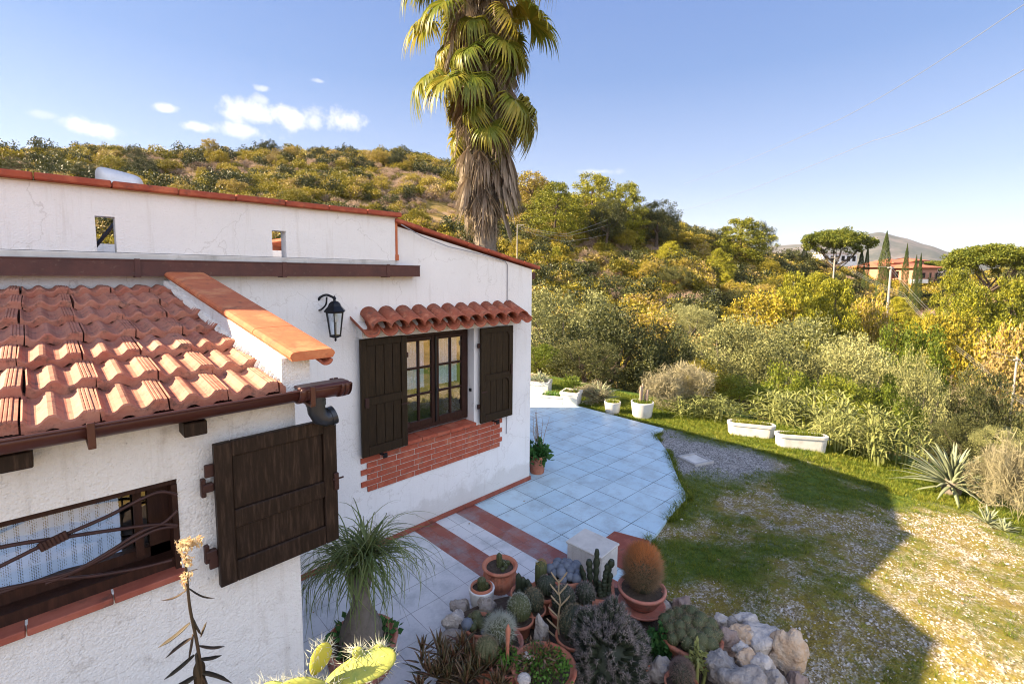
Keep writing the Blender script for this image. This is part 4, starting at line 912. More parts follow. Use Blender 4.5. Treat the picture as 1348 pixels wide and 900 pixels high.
def kindmesh(kind,i):
    k=(kind,i)
    if k in TM: return TM[k]
    s=hash(kind)%7; s=sum(map(ord,kind))*13+i*101
    if kind=='olive': c=withmat(bush_mesh(s,nc=170,nl=150,ls=.0175,cr=.085,rx=.46,rz=.42,zc=.55,inner=.3),M['olive']); t=withmat(trunk_mesh(s),M['gbark'])
    elif kind=='dark': c=withmat(bush_mesh(s,nc=170,nl=140,ls=.019,cr=.08,rx=.47,rz=.44,zc=.52,inner=.35),M['darkleaf']); t=withmat(trunk_mesh(s),M['trunk'])
    elif kind=='bright': c=withmat(bush_mesh(s,nc=120,nl=110,ls=.025,cr=.10,rx=.45,rz=.42,zc=.52,inner=.3),M['bright']); t=withmat(trunk_mesh(s),M['trunk'])
    elif kind=='maq': c=withmat(bush_mesh(s,nc=100,nl=80,ls=.034,cr=.10,rx=.44,rz=.42,zc=.5,inner=.3),M['maquis']); t=withmat(trunk_mesh(s,nb=5),M['trunk'])
    elif kind=='umbrella':
        c=withmat(bush_mesh(s,nc=300,nl=90,ls=.028,cr=.07,rx=.47,rz=.20,zc=.76,flat=.75,top=.55,inner=.2),M['umbrella']); t=withmat(trunk_mesh(s,h=.45,r=.022,nb=11,sp=.40,top=.74,lean=.02),M['trunk'])
    elif kind=='cypress':
        g=np.random.default_rng(s); n=6500; z=g.random(n)**.8; r=np.interp(z,[0,.08,.3,.7,1],[.25,.42,.5,.33,.02])*g.uniform(.55,1.06,n)*(1+.1*np.sin(z*23)); a=g.uniform(0,2*PI,n)
        P=np.stack([r*np.cos(a),r*np.sin(a),z*.97+.02],1); oc=np.stack([np.zeros(n),np.zeros(n),np.full(n,2.5)],1)
        v,f=leaves(P,.035,.5,.5,s,oc); c=withmat(npmesh('crown',v,f),M['cyp']); t=withmat(trunk_mesh(s,h=.3,r=.05,nb=0,lean=.0),M['trunk'])
    elif kind=='pine':
        g=np.random.default_rng(s); cs=[]; 
        for L_ in range(15):
            z=.16+.79*L_/14; rr=np.interp(z,[.2,.35,.6,.85,1],[.34,.48,.42,.25,.10])
            for j in range(int(8+rr*26)):
                a=g.uniform(0,2*PI); q=rr*g.uniform(.35,1.08); cs.append((q*math.cos(a),q*math.sin(a),z+g.normal()*.022+.03*(1-q/rr)))
        cs=np.array(cs); nl=70; off=g.normal(size=(len(cs),nl,3)); off/=np.linalg.norm(off,axis=2)[:,:,None]; off*=(g.random((len(cs),nl,1))**.4)*.075; off[:,:,2]*=.6
        P=(cs[:,None,:]+off).reshape(-1,3); v,f=leaves(P,.026,.45,.9,s); c=withmat(npmesh('crown',v,f),M['pine'])
        t=withmat(trunk_mesh(s,h=.82,r=.018,nb=10,sp=.25,top=.5,lean=.03),M['trunk'])
    TM[k]=(c,t); return TM[k]
def plant_at(u,ytop,base_or_d,wpx,kind,i,name,label,cat,group=None,parts=True,sy=None):
    if isinstance(base_or_d,tuple): d=base_or_d[0]
    else:
        p=ongr(u,base_or_d); d=math.hypot(p[0],p[1]) if p is not None else 120
    T=at(u,ytop,d); zb=gz(T[0],T[1]); h=max(T[2]-zb,.4); wm=msz(T,wpx)
    c,t=kindmesh(kind,i)
    if parts:
        o=thing(name,label,cat,(T[0],T[1],zb),group); 
        link('crown',c,None,o); link('trunk',t,None,o)
    else:
        o=bpy.data.objects.new(name,c); COL.objects.link(o); o.location=(T[0],T[1],zb); props(o,label,cat,group)
    o.scale=(wm,wm,h); o.rotation_euler=(0,0,rng.uniform(0,6.28)); return o
# ------------------------------------------------------------------ hillside scrub as one mass
seeds=[]; sm_=[]
for i in range(4): seeds.append(bush_mesh(700+i,nc=34,nl=34,ls=.16,cr=.42,rx=.85,rz=.62,zc=.62,inner=.2,zmin=-.1)); sm_.append(M['maquis'])
for i in range(3): seeds.append(bush_mesh(720+i,nc=30,nl=40,ls=.17,cr=.40,rx=.85,rz=.55,zc=.5,asp=.22,inner=.3,zmin=-.1)); sm_.append(M['dry'])
for i in range(2): seeds.append(bush_mesh(740+i,nc=34,nl=34,ls=.15,cr=.42,rx=.85,rz=.75,zc=.7,inner=.2,zmin=-.1)); sm_.append(M['darkleaf'])
n=60000; az=rng.uniform(AZ[np.searchsorted(AZ,az_of(1600))-1],az_of(-160),n); rr=np.sqrt(rng.uniform(20**2,235**2,n)); x=rr*np.cos(az);y=rr*np.sin(az)
den=fbm(x,y,14,41); k=(rng.random(n)<(.30+.9*sstep(.36,.6,den))*np.where(rr<50,1.0,.9)); k&=np.hypot(np.maximum(x-10.3,0),np.maximum(y-13,0))>6
x,y,rr=x[k],y[k],rr[k]; n=len(x); dn=fbm(x,y,18,53); q=rng.random(n)
ty=np.where(q<np.clip((dn-.40)*2.6,0.06,.75),rng.integers(4,7,n),np.where(rng.random(n)<.16,rng.integers(7,9,n),rng.integers(0,4,n)))
s_=np.clip(rng.lognormal(.20,.36,n),.4,2.1)*np.where(ty>=7,1.25,1)*np.where((ty>=4)&(ty<7),.8,1); rt_=rotz(n)
o=scatter('hillside_scrub',np.stack([x,y,ground_z(x,y)-.15*s_],1),rt_,np.stack([s_,s_,s_*rng.uniform(.75,1.15,n)],1),seeds,sm_,idx=ty)
props(o,'golden green and dry pinkish scrub covering the hillsides','scrub')
# ------------------------------------------------------------------ trees one can tell apart
PI_='pines on the ridge behind the valley'
plant_at(700,224,276,64,'maq',1,'oak_tree','broad golden oak on the skyline just right of the palm','tree',PI_)
plant_at(733,242,322,92,'pine',0,'pine_tree','bright yellow green pine, leftmost of the tall pines on the slope','tree',PI_)
plant_at(780,230,318,92,'pine',1,'pine_tree','tall pine reaching the skyline between two other pines','tree',PI_)
plant_at(826,240,330,66,'pine',2,'pine_tree','slender bright pine standing in front of the dark wood','tree',PI_)
plant_at(866,262,332,70,'dark',0,'oak_tree','brownish round tree right of the slender bright pine','tree',PI_)
plant_at(800,262,330,60,'dark',1,'oak_tree','dark tree filling the gap between the bright pines','tree',PI_)
plant_at(882,318,360,44,'pine',1,'pine_tree','small cone shaped pine alone on the slope','tree',PI_)
plant_at(902,306,332,64,'maq',0,'oak_tree','golden rounded tree on the falling ridge','tree',PI_)
plant_at(940,300,338,50,'dark',2,'oak_tree','dark tree on the falling ridge before the last pine','tree',PI_)
plant_at(978,287,352,84,'pine',2,'pine_tree','wide yellow green pine at the end of the ridge','tree',PI_)
plant_at(1004,292,346,34,'dark',1,'pine_tree','dark pine at the right end of the ridge','tree',PI_)
plant_at(1103,301,(118,),80,'umbrella',0,'umbrella_pine','flat topped umbrella pine above the white building','tree','umbrella pines near the villa')
plant_at(1305,321,(105,),96,'umbrella',1,'umbrella_pine','wide umbrella pine at the right edge of the view','tree','umbrella pines near the villa')
plant_at(1232,343,(165,),44,'umbrella',0,'umbrella_pine','low umbrella pine behind the villa roof','tree','umbrella pines near the villa')
plant_at(1346,333,(120,),40,'umbrella',1,'umbrella_pine','umbrella pine cut by the right edge of the picture','tree','umbrella pines near the villa')
for u,yt,d,w_,l in ((1168,304,112,12,'tallest cypress, in front of the villa'),(1195,320,112,7,'cypress in front of the middle of the villa'),(1207,335,110,6,'thin cypress left of a close pair by the villa'),(1213,333,112,6,'thin cypress right of a close pair by the villa'),(1143,323,118,6,'slim cypress between the umbrella pine and the tallest cypress'),(1135,328,122,8,'short dark cypress beside the slim one'),(1060,321,125,6,'short cypress left of the umbrella pine')):
    plant_at(u,yt,(d,),w_*1.45,'cypress',0,'cypress_tree',l,'tree','cypresses around the villa')
# valley trees, near
NB='bushy trees in the valley beyond the garden'
for u,yt,d,w_,kd,l in (
 (742,372,26,185,'olive','large grey green evergreen tree right behind the house corner'),
 (805,402,20,170,'dark','dark round evergreen tree behind the white pots'),
 (872,424,20,110,'dark','dark evergreen tree at the right of the darkest clump'),
 (712,452,17,80,'bright','yellow green bush by the house corner'),
 (905,400,46,90,'olive','pale evergreen tree below the hillside wall'),
 (850,398,38,110,'maq','golden bush between the grey green trees'),
 (968,416,31,150,'olive','silvery tree in the middle of the valley'),
 (1066,412,30,170,'olive','widest silvery tree right of the valley centre'),
 (1130,442,24,150,'olive','silvery tree in front of the round bright tree'),
 (1030,456,21,150,'dark','olive coloured tree just beyond the aloe hedge'),
 (1205,418,36,100,'bright','round bright green tree like a ball'),
 (1206,462,22,84,'olive','pale twiggy tree below the round bright tree'),
 (1100,366,52,80,'pine','young pine below the umbrella pine'),
 (1048,360,50,76,'pine','young pine left of the pole'),
 (1010,372,50,100,'maq','golden tree below the end of the ridge'),
 (1150,380,56,60,'maq','orange tinged tree below the villa'),
 (1262,352,75,60,'pine','pine right of the villa'),
 (1290,378,62,100,'pine','dense pine below the right umbrella pine'),
 (1336,366,66,80,'pine','pine beside the right edge, below the umbrella pine'),
 (1250,395,52,90,'maq','golden tree between the cables'),
 (1340,410,48,90,'maq','yellow tree at the right edge above the bend'),
 (1296,480,27,96,'dark','shaded tree below the dirt track'),
 (770,446,16.5,110,'dark','dark low tree behind the square white pot')):
    plant_at(u,yt,(d,),w_,kd,int(u)%3,'evergreen_tree',l,'tree',NB)
# anonymous small hillside trees
g=np.random.default_rng(77); cnt=0
for j in range(400):
    u=g.uniform(-20,1380); d=g.uniform(60,150); 
    if 1010<u and d>105: continue
    p=at(u,300,d); zb=gz(p[0],p[1]); hh=g.uniform(2.4,4.8); k_=(H-zb-hh)/d
    kd=g.choice(['maq','maq','dark','pine'] if u>660 else ['maq','maq','maq','dark'])
    if kd=='pine': hh*=1.4
    c,t=kindmesh(kd,int(g.integers(0,3))); o=bpy.data.objects.new('small_tree',c); COL.objects.link(o); o.location=(p[0],p[1],zb-.1); w_=hh*g.uniform(.9,1.35)*(.75 if kd=='pine' else 1)
    o.scale=(w_,w_,hh); o.rotation_euler=(0,0,g.uniform(0,6)); props(o,{'maq':'small golden green tree among the hillside scrub','dark':'small dark green tree among the hillside scrub','pine':'small young pine among the hillside scrub'}[kd],'tree','small trees scattered over the hillside'); cnt+=1
    if cnt>=150: break
# ------------------------------------------------------------------ garden edge plants
def ground_pt(u,yb): return ongr(u,yb,6,60)
def aloe_bush(seed,n=44,L=.19,w=.012,flat=True):
    g=np.random.default_rng(seed); out=[]
    for i in range(n):
        a=g.uniform(0,2*PI); q=.5*math.sqrt(g.random()); z=.75*math.sqrt(max(0,1-(q/.55)**2))*g.uniform(.2,1); out+=rosette((q*math.cos(a),q*math.sin(a),z),11,L,w,seed=seed*50+i,el=(-15,75),curve=.8,kk=5,flat=True)
        out.append(blade([(q*math.cos(a)*.8,q*math.sin(a)*.8,-.05),(q*math.cos(a),q*math.sin(a),z)],[.012,.012]))
    return npmesh('aloe_bush',*merge(out))
ALO=[withmat(aloe_bush(i),M['succ']) for i in range(4)]
DRYB=[withmat(npmesh('dry_bush',*crown(900+i,nc=60,nl=60,ls=.16,cr=.16,rx=.45,rz=.42,zc=.45,asp=.06,inner=.6)),M['dryg']) for i in range(2)]
def simple(me,u,yt,yb,w,name,label,cat,group,d=None):
    p=ground_pt(u,yb) if d is None else None
    if d is None: d=math.hypot(p[0],p[1])
    T=at(u,yt,d); zb=gz(T[0],T[1]); o=bpy.data.objects.new(name,me); COL.objects.link(o); o.location=(T[0],T[1],zb-.02); wm=msz(T,w)
    o.scale=(wm,wm,max(.3,T[2]-zb)); o.rotation_euler=(0,0,rng.uniform(0,6.28)); props(o,label,cat,group); return o
AG='aloe bushes along the garden edge'
for i,(u,yt,yb,w_,l) in enumerate(((912,507,548,62,'grey green aloe clump at the end of the terrace grass'),(948,510,552,60,'aloe clump left of the first white trough'),(990,478,545,70,'tall aloe bush behind the first white trough'),(1030,498,556,80,'aloe bush between the two white troughs'),(1078,490,566,90,'aloe bush above the second white trough'),(1108,520,592,66,'low aloe right of the second white trough'),(1140,505,598,84,'yellow green aloe bush at the shadow bend'),(1178,512,612,84,'aloe bush left of the big agave'),(1222,530,600,60,'aloe bush behind the big agave'),(1120,480,560,100,'pale aloe bush in the second row'),(1185,486,560,90,'pale aloe bush in the second row before the dry shrubs'),(1050,470,540,90,'aloe bush below the silvery trees'))):
    simple(ALO[i%4],u,yt,yb,w_,'aloe_bush',l,'aloe',AG)
for i,(u,yt,yb,w_,l) in enumerate(((1318,575,672,60,'dry twiggy shrub right of the big agave'),(1345,560,692,60,'grey dry shrub at the right edge'),(1285,520,600,60,'dry shrub behind the big agave'),(872,478,540,60,'dry reeds behind the largest white pot'),(905,468,535,70,'pale dry shrub above the aloe clump'),(780,500,530,60,'dry grey green shrub behind the small white pot'),(1325,470,600,90,'grey twiggy bush at the right, further back'),(1240,478,570,60,'thin dry bush below the track'),(945,455,530,90,'grey green twiggy bush above the aloe clumps'))):
    simple(DRYB[i%2],u,yt,yb,w_,'dry_shrub',l,'shrub','dry shrubs along the garden edge')
for u,yt,d,w_,kd,l in ((975,492,15,90,'bright','yellow green bush behind the aloe row'),(1100,488,15,100,'bright','yellow green bush in the middle of the garden edge'),(1165,492,15.5,90,'bright','yellow green bush left of the dry shrubs'),(925,470,15,80,'maq','golden bush above the grass strip'),(1330,560,13,80,'olive','green bush at the far right of the lawn edge'),(1035,480,17,100,'bright','yellow green bush right behind the troughs'),(1270,545,13.5,70,'dark','green bush just above the big agave')):
    plant_at(u,yt,(d,),w_,kd,int(u)%3,'garden_bush',l,'bush','bushes behind the aloe row')
# big agave
p=on(1252,648,2,gz(*on(1252,648,2,0)[:2])); ag=thing('agave','large grey green agave with long drooping leaves at the lawn edge','agave',p)
v,f=merge(rosette((0,0,.12),90,.74,.030,seed=4,el=(-12,86),curve=.42,kk=9,th=.3)); link('leaves',npmesh('leaves',v,f),M['agave'],ag)
mb=MB(); mb.lathe(p,[(.11,-.05),(.13,.08),(.08,.22),(.0,.26)],10); mb.build('stem',M['gbark'],ag)
for u,yb,L_,l in ((1195+105,690,.28,'small grey agave rosette below the big agave'),(1322,700,.2,'tiny agave rosette at the far right'),(1215,575,.35,'agave rosette just left of the big agave'),(1092,545,.5,'agave with narrow leaves above the second trough')):
    q=ongr(u,yb,6,60)
    if q is None: q=at(u,yb,11); q[2]=gz(q[0],q[1])
    o=bpy.data.objects.new('agave_rosette',withmat(npmesh('leaves',*merge(rosette((0,0,0),26,L_,.018,seed=int(u),el=(0,80),curve=.4))),M['agave'])); COL.objects.link(o); o.location=q; props(o,l,'agave','small agaves at the lawn edge')
# ================================================================== PALM
pd_=13.0; pb=at(638,322,pd_); pz=gz(pb[0],pb[1]); palm=thing('fan_palm','tall fan palm with a shaggy skirt of dead fronds behind the house','palm tree',(pb[0],pb[1],pz))
def pz_at(y): return at(638,y,pd_)[2]
zt_=pz_at(-60); lean=np.array([.25,.1,0])
def axis(z): t=(z-pz)/(zt_-pz); return np.array([pb[0],pb[1],z])+np.array([-RT[0]*.0,0,0])+RT*(.10*math.sin(t*2.6)-.26*t**1.5)
mb=MB(); P=[axis(z) for z in np.linspace(pz,zt_,24)]; mb.tube(P,[.34-.17*(i/23)**1.2 for i in range(24)],16)
tk=mb.build('trunk',M['gbark'],palm)
# diamond leaf scars
mb=MB(); g=np.random.default_rng(2)
for i in range(420):
    z=pz+ (pz_at(240)-pz)*i/420; a=i*2.39996; c=axis(z); r_=.30-.06*(z-pz)/(zt_-pz); n_=np.array([math.cos(a),math.sin(a),0]); t_=np.array([-math.sin(a),math.cos(a),0])
    q=c+n_*r_; mb.add([q-t_*.07,q+n_*.07+np.array([0,0,.10]),q+t_*.07,q+np.array([0,0,-.06])],[(0,1,2),(0,2,3)][:1]+[(0,3,1),(3,2,1)])
mb.build('leaf_scars',M['gbark'],palm)
def frond(seed,R_=1.15,pet=.95,nseg=42,spread=118,droop=.55,elev=10,wid=.027,split=.42,wind=.2):
    g=np.random.default_rng(seed); out=[]; e=R(elev); t=np.linspace(0,1,6)
    pe=np.stack([pet*t*math.cos(e),0*t,pet*t*math.sin(e)-.42*t**2.4],1); out.append(fleshy(pe,.018-.008*t,.5))
    d0=pe[-1]-pe[-2]; d0/=np.linalg.norm(d0); o_=pe[-1]; s=np.array([0,1.,0]); u=np.cross(d0,s)
    for i in range(nseg):
        a=R(spread)*(2*i/(nseg-1)-1); L_=R_*(1-.28*abs(a)/R(spread))*g.uniform(.85,1.08); d=d0*math.cos(a)+s*math.sin(a)-u*(-.10*abs(math.sin(a)))
        tt=np.linspace(0,1,7); P=o_+d[None,:]*tt[:,None]*L_; k=np.clip(tt-split,0,1)/(1-split)
        P[:,2]-=droop*k**1.7*L_*g.uniform(.7,1.2); P-=d[None,:]*(k[:,None]**2)*L_*.28*droop; P[:,1]+=wind*.22*k*g.normal(); P[:,2]+=.012*(-1)**i
        w_=np.interp(tt,[0,.45,.8,1],[.012,wid*1.5,wid*.6,.002])*1.0; out.append(blade(P,w_,fold=.25))
    return merge(out)
FR=[withmat(npmesh('frond',*frond(i,R_=.92,pet=1.25,droop=.45+.22*(i%3),elev=24,spread=112+8*(i%3))),M['palm']) for i in range(7)]
DF=[withmat(npmesh('dead_frond',*frond(50+i,R_=.95,pet=.35,droop=.25,spread=42,elev=-70,wid=.018,nseg=26)),M['deadpalm']) for i in range(4)]
g=np.random.default_rng(12)
NF=66
for i in range(NF):
    t=i/(NF-1); yy=182-300*t; c=axis(pz_at(yy)); a=i*2.39996+g.uniform(-.3,.3); o=bpy.data.objects.new('frond',FR[i%7]); COL.objects.link(o); o.parent=palm
    o.location=Vector(c)-palm.location; pit=np.interp(t,[0,.3,.7,1],[52,28,8,-40])+g.uniform(-12,12); o.rotation_euler=(g.uniform(-.5,.5),R(pit),a); sc_=g.uniform(.7,1.2)*np.interp(t,[0,.25,1],[.68,1.06,1.12]); o.scale=(sc_,)*3
V=[];
skirt=[]
for i in range(520):
    t=g.random()**.95; yy=262-340*t; c=axis(pz_at(yy)); a=g.uniform(0,2*PI); rr_=np.interp(yy,[-80,20,130,215,262],[.5,.8,.78,.62,.34])*g.uniform(.6,1.08)
    k=DF[i%4]; 
    nv=len(k.vertices); co=np.empty(nv*3,np.float32); k.vertices.foreach_get('co',co); co=co.reshape(-1,3)*g.uniform(.6,1.05)
    th=g.uniform(-.25,.25); co2=co.copy(); co2[:,0],co2[:,2]=co[:,0]*math.cos(th)-co[:,2]*math.sin(th),co[:,0]*math.sin(th)+co[:,2]*math.cos(th)
    ca,sa=math.cos(a),math.sin(a); X_=co2[:,0]*ca-co2[:,1]*sa; Y_=co2[:,0]*sa+co2[:,1]*ca
    vv=np.stack([X_+c[0]+(rr_-.25)*ca,Y_+c[1]+(rr_-.25)*sa,co2[:,2]+c[2]+.25],1)-np.array(palm.location)
    fs=np.array([list(p.vertices) for p in k.polygons if len(p.vertices)==4]); skirt.append((vv,fs))
link('dead_skirt',npmesh('dead_skirt',*merge(skirt)),M['deadpalm'],palm)
#PART4
# ================================================================== TERRACE EDGE POTS
def ellp(g): return g
def potg(pt,top,h,mb_prof,m,name='pot'): pass
def topz(u,yt,base): return float(at(u,yt,math.hypot(base[0],base[1]))[2])
def pot(o,c,r,h,m,style='plain',n=28,name='pot',soil=True):
    """terracotta pot, c = base centre, r = rim radius"""
    mb=MB(); z=h; t=max(.010,r*.09)
    if style=='plain': P=[(0,0),(r*.68,0),(r*.72,.008),(r*.88,z*.80),(r*.96,z*.82),(r,z*.84),(r*1.0,z*.98),(r*.97,z),(r-t,z),(r-t*1.3,z*.86),(r*.8,z*.84)]
    elif style=='belly': P=[(0,0),(r*.66,0),(r*.74,z*.08),(r*.98,z*.38),(r*1.0,z*.55),(r*.90,z*.80),(r*.92,z*.86),(r*1.06,z*.90),(r*1.08,z*.96),(r*1.02,z),(r*.90,z*.99),(r*.86,z*.93),(r*.8,z*.88)]
    elif style=='bowl': P=[(0,0),(r*.5,0),(r*.62,z*.1),(r*.86,z*.55),(r*.93,z*.78),(r*1.0,z*.82),(r*1.02,z*.95),(r*.98,z),(r-t,z*.99),(r-t*1.5,z*.86),(r*.8,z*.84)]
    elif style=='round': P=[(0,0),(r*.75,0),(r*.84,z*.1),(r*1.0,z*.9),(r*1.02,z*.97),(r*.99,z),(r-t,z),(r-t*1.2,z*.92),(r*.8,z*.9)]
    rib=(26,.018) if style=='belly' else None
    if rib:
        mb.lathe(c,P[:6],104,rib=rib); mb.lathe(c,P[5:],36)
    else: mb.lathe(c,P,n)
    p=mb.build(name,m,o)
    if soil:
        mb=MB(); g=np.random.default_rng(int(c[0]*997)&255); k=20; vs=[np.array(c)+[0,0,z*.88]]
        for q in (.45,.86):
            for i in range(k): a=2*PI*i/k; vs.append(np.array(c)+[q*r*math.cos(a),q*r*math.sin(a),z*.86+g.uniform(-.006,.008)])
        mb.add(vs,[(0,1+i,1+(i+1)%k) for i in range(k)]+[(1+i,1+k+i,1+k+(i+1)%k,1+(i+1)%k) for i in range(k)],True); mb.build('soil',M['soil'],o)
    return p
def squarepot(o,c,a,b,h,rz,m,name='pot',rnd=0,taper=.9):
    mb=MB(); co,si=math.cos(rz),math.sin(rz); k=8; pts=[]
    def ring(sx,sy,z,rr):
        out=[]
        for (qx,qy,a0) in ((1,1,0),(-1,1,90),(-1,-1,180),(1,-1,270)):
            for j in range(k):
                t=R(a0+90*j/(k-1)); x=qx*(sx-rr)+rr*math.cos(t); y=qy*(sy-rr)+rr*math.sin(t); out.append((c[0]+x*co-y*si,c[1]+x*si+y*co,c[2]+z))
        return out
    rr=max(.012,rnd); lv=[ring(a*taper,b*taper,0,rr),ring(a,b,h*.8,rr),ring(a+.012,b+.012,h*.82,rr),ring(a+.012,b+.012,h*.99,rr),ring(a,b,h,rr),ring(a-.03,b-.03,h,rr*.8),ring(a-.035,b-.035,h*.82,rr*.8)]
    vs=[p for r_ in lv for p in r_]; N=4*k; mb.add(vs,[(i*N+j,i*N+(j+1)%N,(i+1)*N+(j+1)%N,(i+1)*N+j) for i in range(len(lv)-1) for j in range(N)]+[tuple(range(N))[::-1]]); mb.build(name,m,o)
    mb=MB(); mb.add(ring(a-.033,b-.033,h*.9,rr*.8),[tuple(range(N))]); mb.build('soil',M['soil'],o)
def leafball(c,r,rz_,n,ls,m,name,parent,seed=0,asp=.6,up=.3,bot=-.1):
    g=np.random.default_rng(seed); d=g.normal(size=(n,3)); d/=np.linalg.norm(d,axis=1)[:,None]; d[:,2]=np.abs(d[:,2])*1.0+bot*g.random(n)
    q=g.random(n)**.4*(1+.25*np.sin(d[:,0]*6+seed)*np.sin(d[:,1]*5)); P=np.stack([d[:,0]*r*q,d[:,1]*r*q,d[:,2]*rz_*q],1)+np.array(c)
    v,f=leaves(P,ls,asp,up,seed,d*.6); return link(name,npmesh(name,v-np.array(root_of(parent).location),f),m,parent)
def grasstop(c,r,n,h,m,parent,seed=0,ry=None,rz=0,name='grass'):
    g=np.random.default_rng(seed); out=[]; ry=ry or r
    for i in range(n):
        q=math.sqrt(g.random()); a=g.uniform(0,2*PI); x=r*q*math.cos(a); y=ry*q*math.sin(a); X_=x*math.cos(rz)-y*math.sin(rz); Y_=x*math.sin(rz)+y*math.cos(rz)
        l=h*g.uniform(.5,1.1); b=g.uniform(0,2*PI); le=g.uniform(.1,.7); t=np.linspace(0,1,4)
        out.append(blade(np.stack([c[0]+X_+t*t*l*le*math.cos(b),c[1]+Y_+t*t*l*le*math.sin(b),c[2]+t*l],1),[.004,.004,.003,.0005]))
    v,f=merge(out); return link(name,npmesh(name,v-np.array(root_of(parent).location),f),m,parent)
lg=lambda p: np.array([p[0],p[1],gz(p[0],p[1])])
# white pots along the far edge
b=lg(on(752,533,2,0)); w_=msz(b,26); o=thing('potted_shrub','white fluted square pot with a yellow green shrub at the terrace edge','potted plant',b)
hh=topz(752,514,b)-b[2]; squarepot(o,b,w_/2*.9,w_/2*.9,hh,R(20),M['conc'],taper=.82); grasstop(b+[0,0,hh*.9],w_*.4,160,.08,M['grass'],o,1); leafball(b+[0,0,hh*1.35],w_*.62,.26,700,.05,M['bright'],'foliage',o,3)
b=lg(on(806,544,2,0)); w_=msz(b,21); o=thing('potted_succulent','small white round pot with a bright green top, next to the largest white pot','potted plant',b); hh=topz(806,528,b)-b[2]; pot(o,b,w_/2,hh,M['conc'],'round'); grasstop(b+[0,0,hh*.9],w_*.42,260,.09,M['grass'],o,2)
b=lg(on(845,549,2,0)); w_=msz(b,29); o=thing('potted_cactus','largest white round pot with a pale bare cactus stem at the terrace corner','potted plant',b); hh=topz(845,528,b)-b[2]; pot(o,b,w_/2,hh,M['conc'],'round'); grasstop(b+[0,0,hh*.9],w_*.42,420,.10,M['grass'],o,3)
mb=MB()
for dx,h2,r_ in ((-.05,.34,.028),(-.015,.40,.022),(.10,.26,.03),(.05,.16,.02)): q=b+RT*dx; mb.tube([q+[0,0,hh*.85],q+[0.005,0,hh+h2*.6],q+[.01,0,hh+h2],q+[.01,0,hh+h2+.015]],[r_,r_*1.05,r_*.8,.003],8)
mb.build('stem',M['dry'],o)
b=lg(on(709,524,2,0)); w_=msz(b,30); o=thing('stone_planter','stepped white stone planter with grey succulents at the house corner','planter',b); mb=MB(); hh=topz(709,500,b)-b[2]
squarepot(o,b,w_/2,w_/2.6,hh,R(-62),M['conc'],'trough',taper=.96); leafball(b+[0,0,hh],w_*.5,.2,500,.08,M['agave'],'foliage',o,5,asp=.25)
b=lg(on(727,531,2,0)); w_=msz(b,30); o=thing('stone_planter','low white rectangular planter with green leaves beside the stepped one','planter',b); hh=topz(727,519,b)-b[2]; squarepot(o,b,w_/2,w_/3.5,hh,R(-62),M['conc'],'trough',taper=.97); grasstop(b+[0,0,hh*.9],w_*.42,300,.12,M['clover'],o,7,ry=w_*.2,rz=R(-62))
q=lg(on(788,531,2,0)); o=thing('agave','blue green agave between the square pot and the small white pot','agave',q); v,f=merge(rosette((0,0,.05),40,.62,.03,seed=9,el=(0,82),curve=.55)); link('leaves',npmesh('leaves',v,f),M['agave'],o)
for (ua,ya,ub,yb,yt,nm,lb,sd_) in ((961,573,1018,579,553,'stone_trough','white stone trough fully in the sun at the lawn edge',1),(1026,590,1088,599,570,'stone_trough','white stone trough half in shadow at the lawn edge',2)):
    a=lg(on(ua,ya,2,0)); b2=lg(on(ub,yb,2,0)); a=lg(on(ua,ya,2,a[2])); b2=lg(on(ub,yb,2,b2[2])); c=(a+b2)/2; d=b2-a; L_=float(np.hypot(d[0],d[1])); rz=math.atan2(d[1],d[0]); nrm=np.array([-d[1],d[0],0])/L_; nrm*=np.sign(nrm[0]) ; c=c+nrm*.12; c[2]=gz(c[0],c[1])-.03
    o=thing(nm,lb,'planter',c,'stone troughs along the lawn edge'); hh=max(.30,topz((ua+ub)/2,(yt+8),c)-c[2]); squarepot(o,c,L_/2+.04,.13,hh,rz,M['conc'],'trough',rnd=.13,taper=.95); grasstop(c+[0,0,hh*.88],L_*.46,700,.10,M['grass'],o,20+sd_,ry=.08,rz=rz)
# manhole
b=lg(on(915,606,2,0)); o=thing('manhole_cover','square concrete inspection cover set in the grey gravel','manhole cover',b); A=np.array([[.93,-.36,0],[.36,.93,0],[0,0,1]])
mb=MB()
for s in(-1,1): mb.obox(b+A[0]*s*.19+[0,0,.02],(.05,.43,.05),A,.004); mb.obox(b+A[1]*s*.19+[0,0,.02],(.33,.05,.05),A,.004)
mb.build('frame',M['gconc'],o); mb=MB(); mb.obox(b+[0,0,.012],(.32,.32,.04),A,.004); mb.build('lid',M['conc'],o)
# terracotta pot at the house corner
b=on(715,628,2,TZ0); b=np.array([5.48,4.86,TZ0]); r_=.155; o=thing('potted_geranium','terracotta pot with dark green leaves and bare twigs at the house corner','potted plant',b); hh=topz(712,598,b)-b[2]; pot(o,b,r_,hh,M['pot'],'plain'); leafball(b+[0,0,hh],.23,.25,420,.085,M['geran'],'foliage',o,11,asp=.85,bot=-.5)
mb=MB(); g=np.random.default_rng(4)
for i in range(9):
    a=g.uniform(0,2*PI); e=np.array([math.cos(a)*.12+.03,math.sin(a)*.12,g.uniform(.45,.72)]); s=b+[g.uniform(-.05,.05),g.uniform(-.05,.05),hh]; m_=s+e*.55+[g.normal()*.02,g.normal()*.02,0]; mb.tube([s,m_,s+e],[.006,.005,.002],5)
    for k_ in range(3): q=s+e*g.uniform(.4,.95); mb.tube([q,q+[g.normal()*.07,g.normal()*.07,.06]],[.003,.001],4)
mb.build('twigs',M['dry'],o)
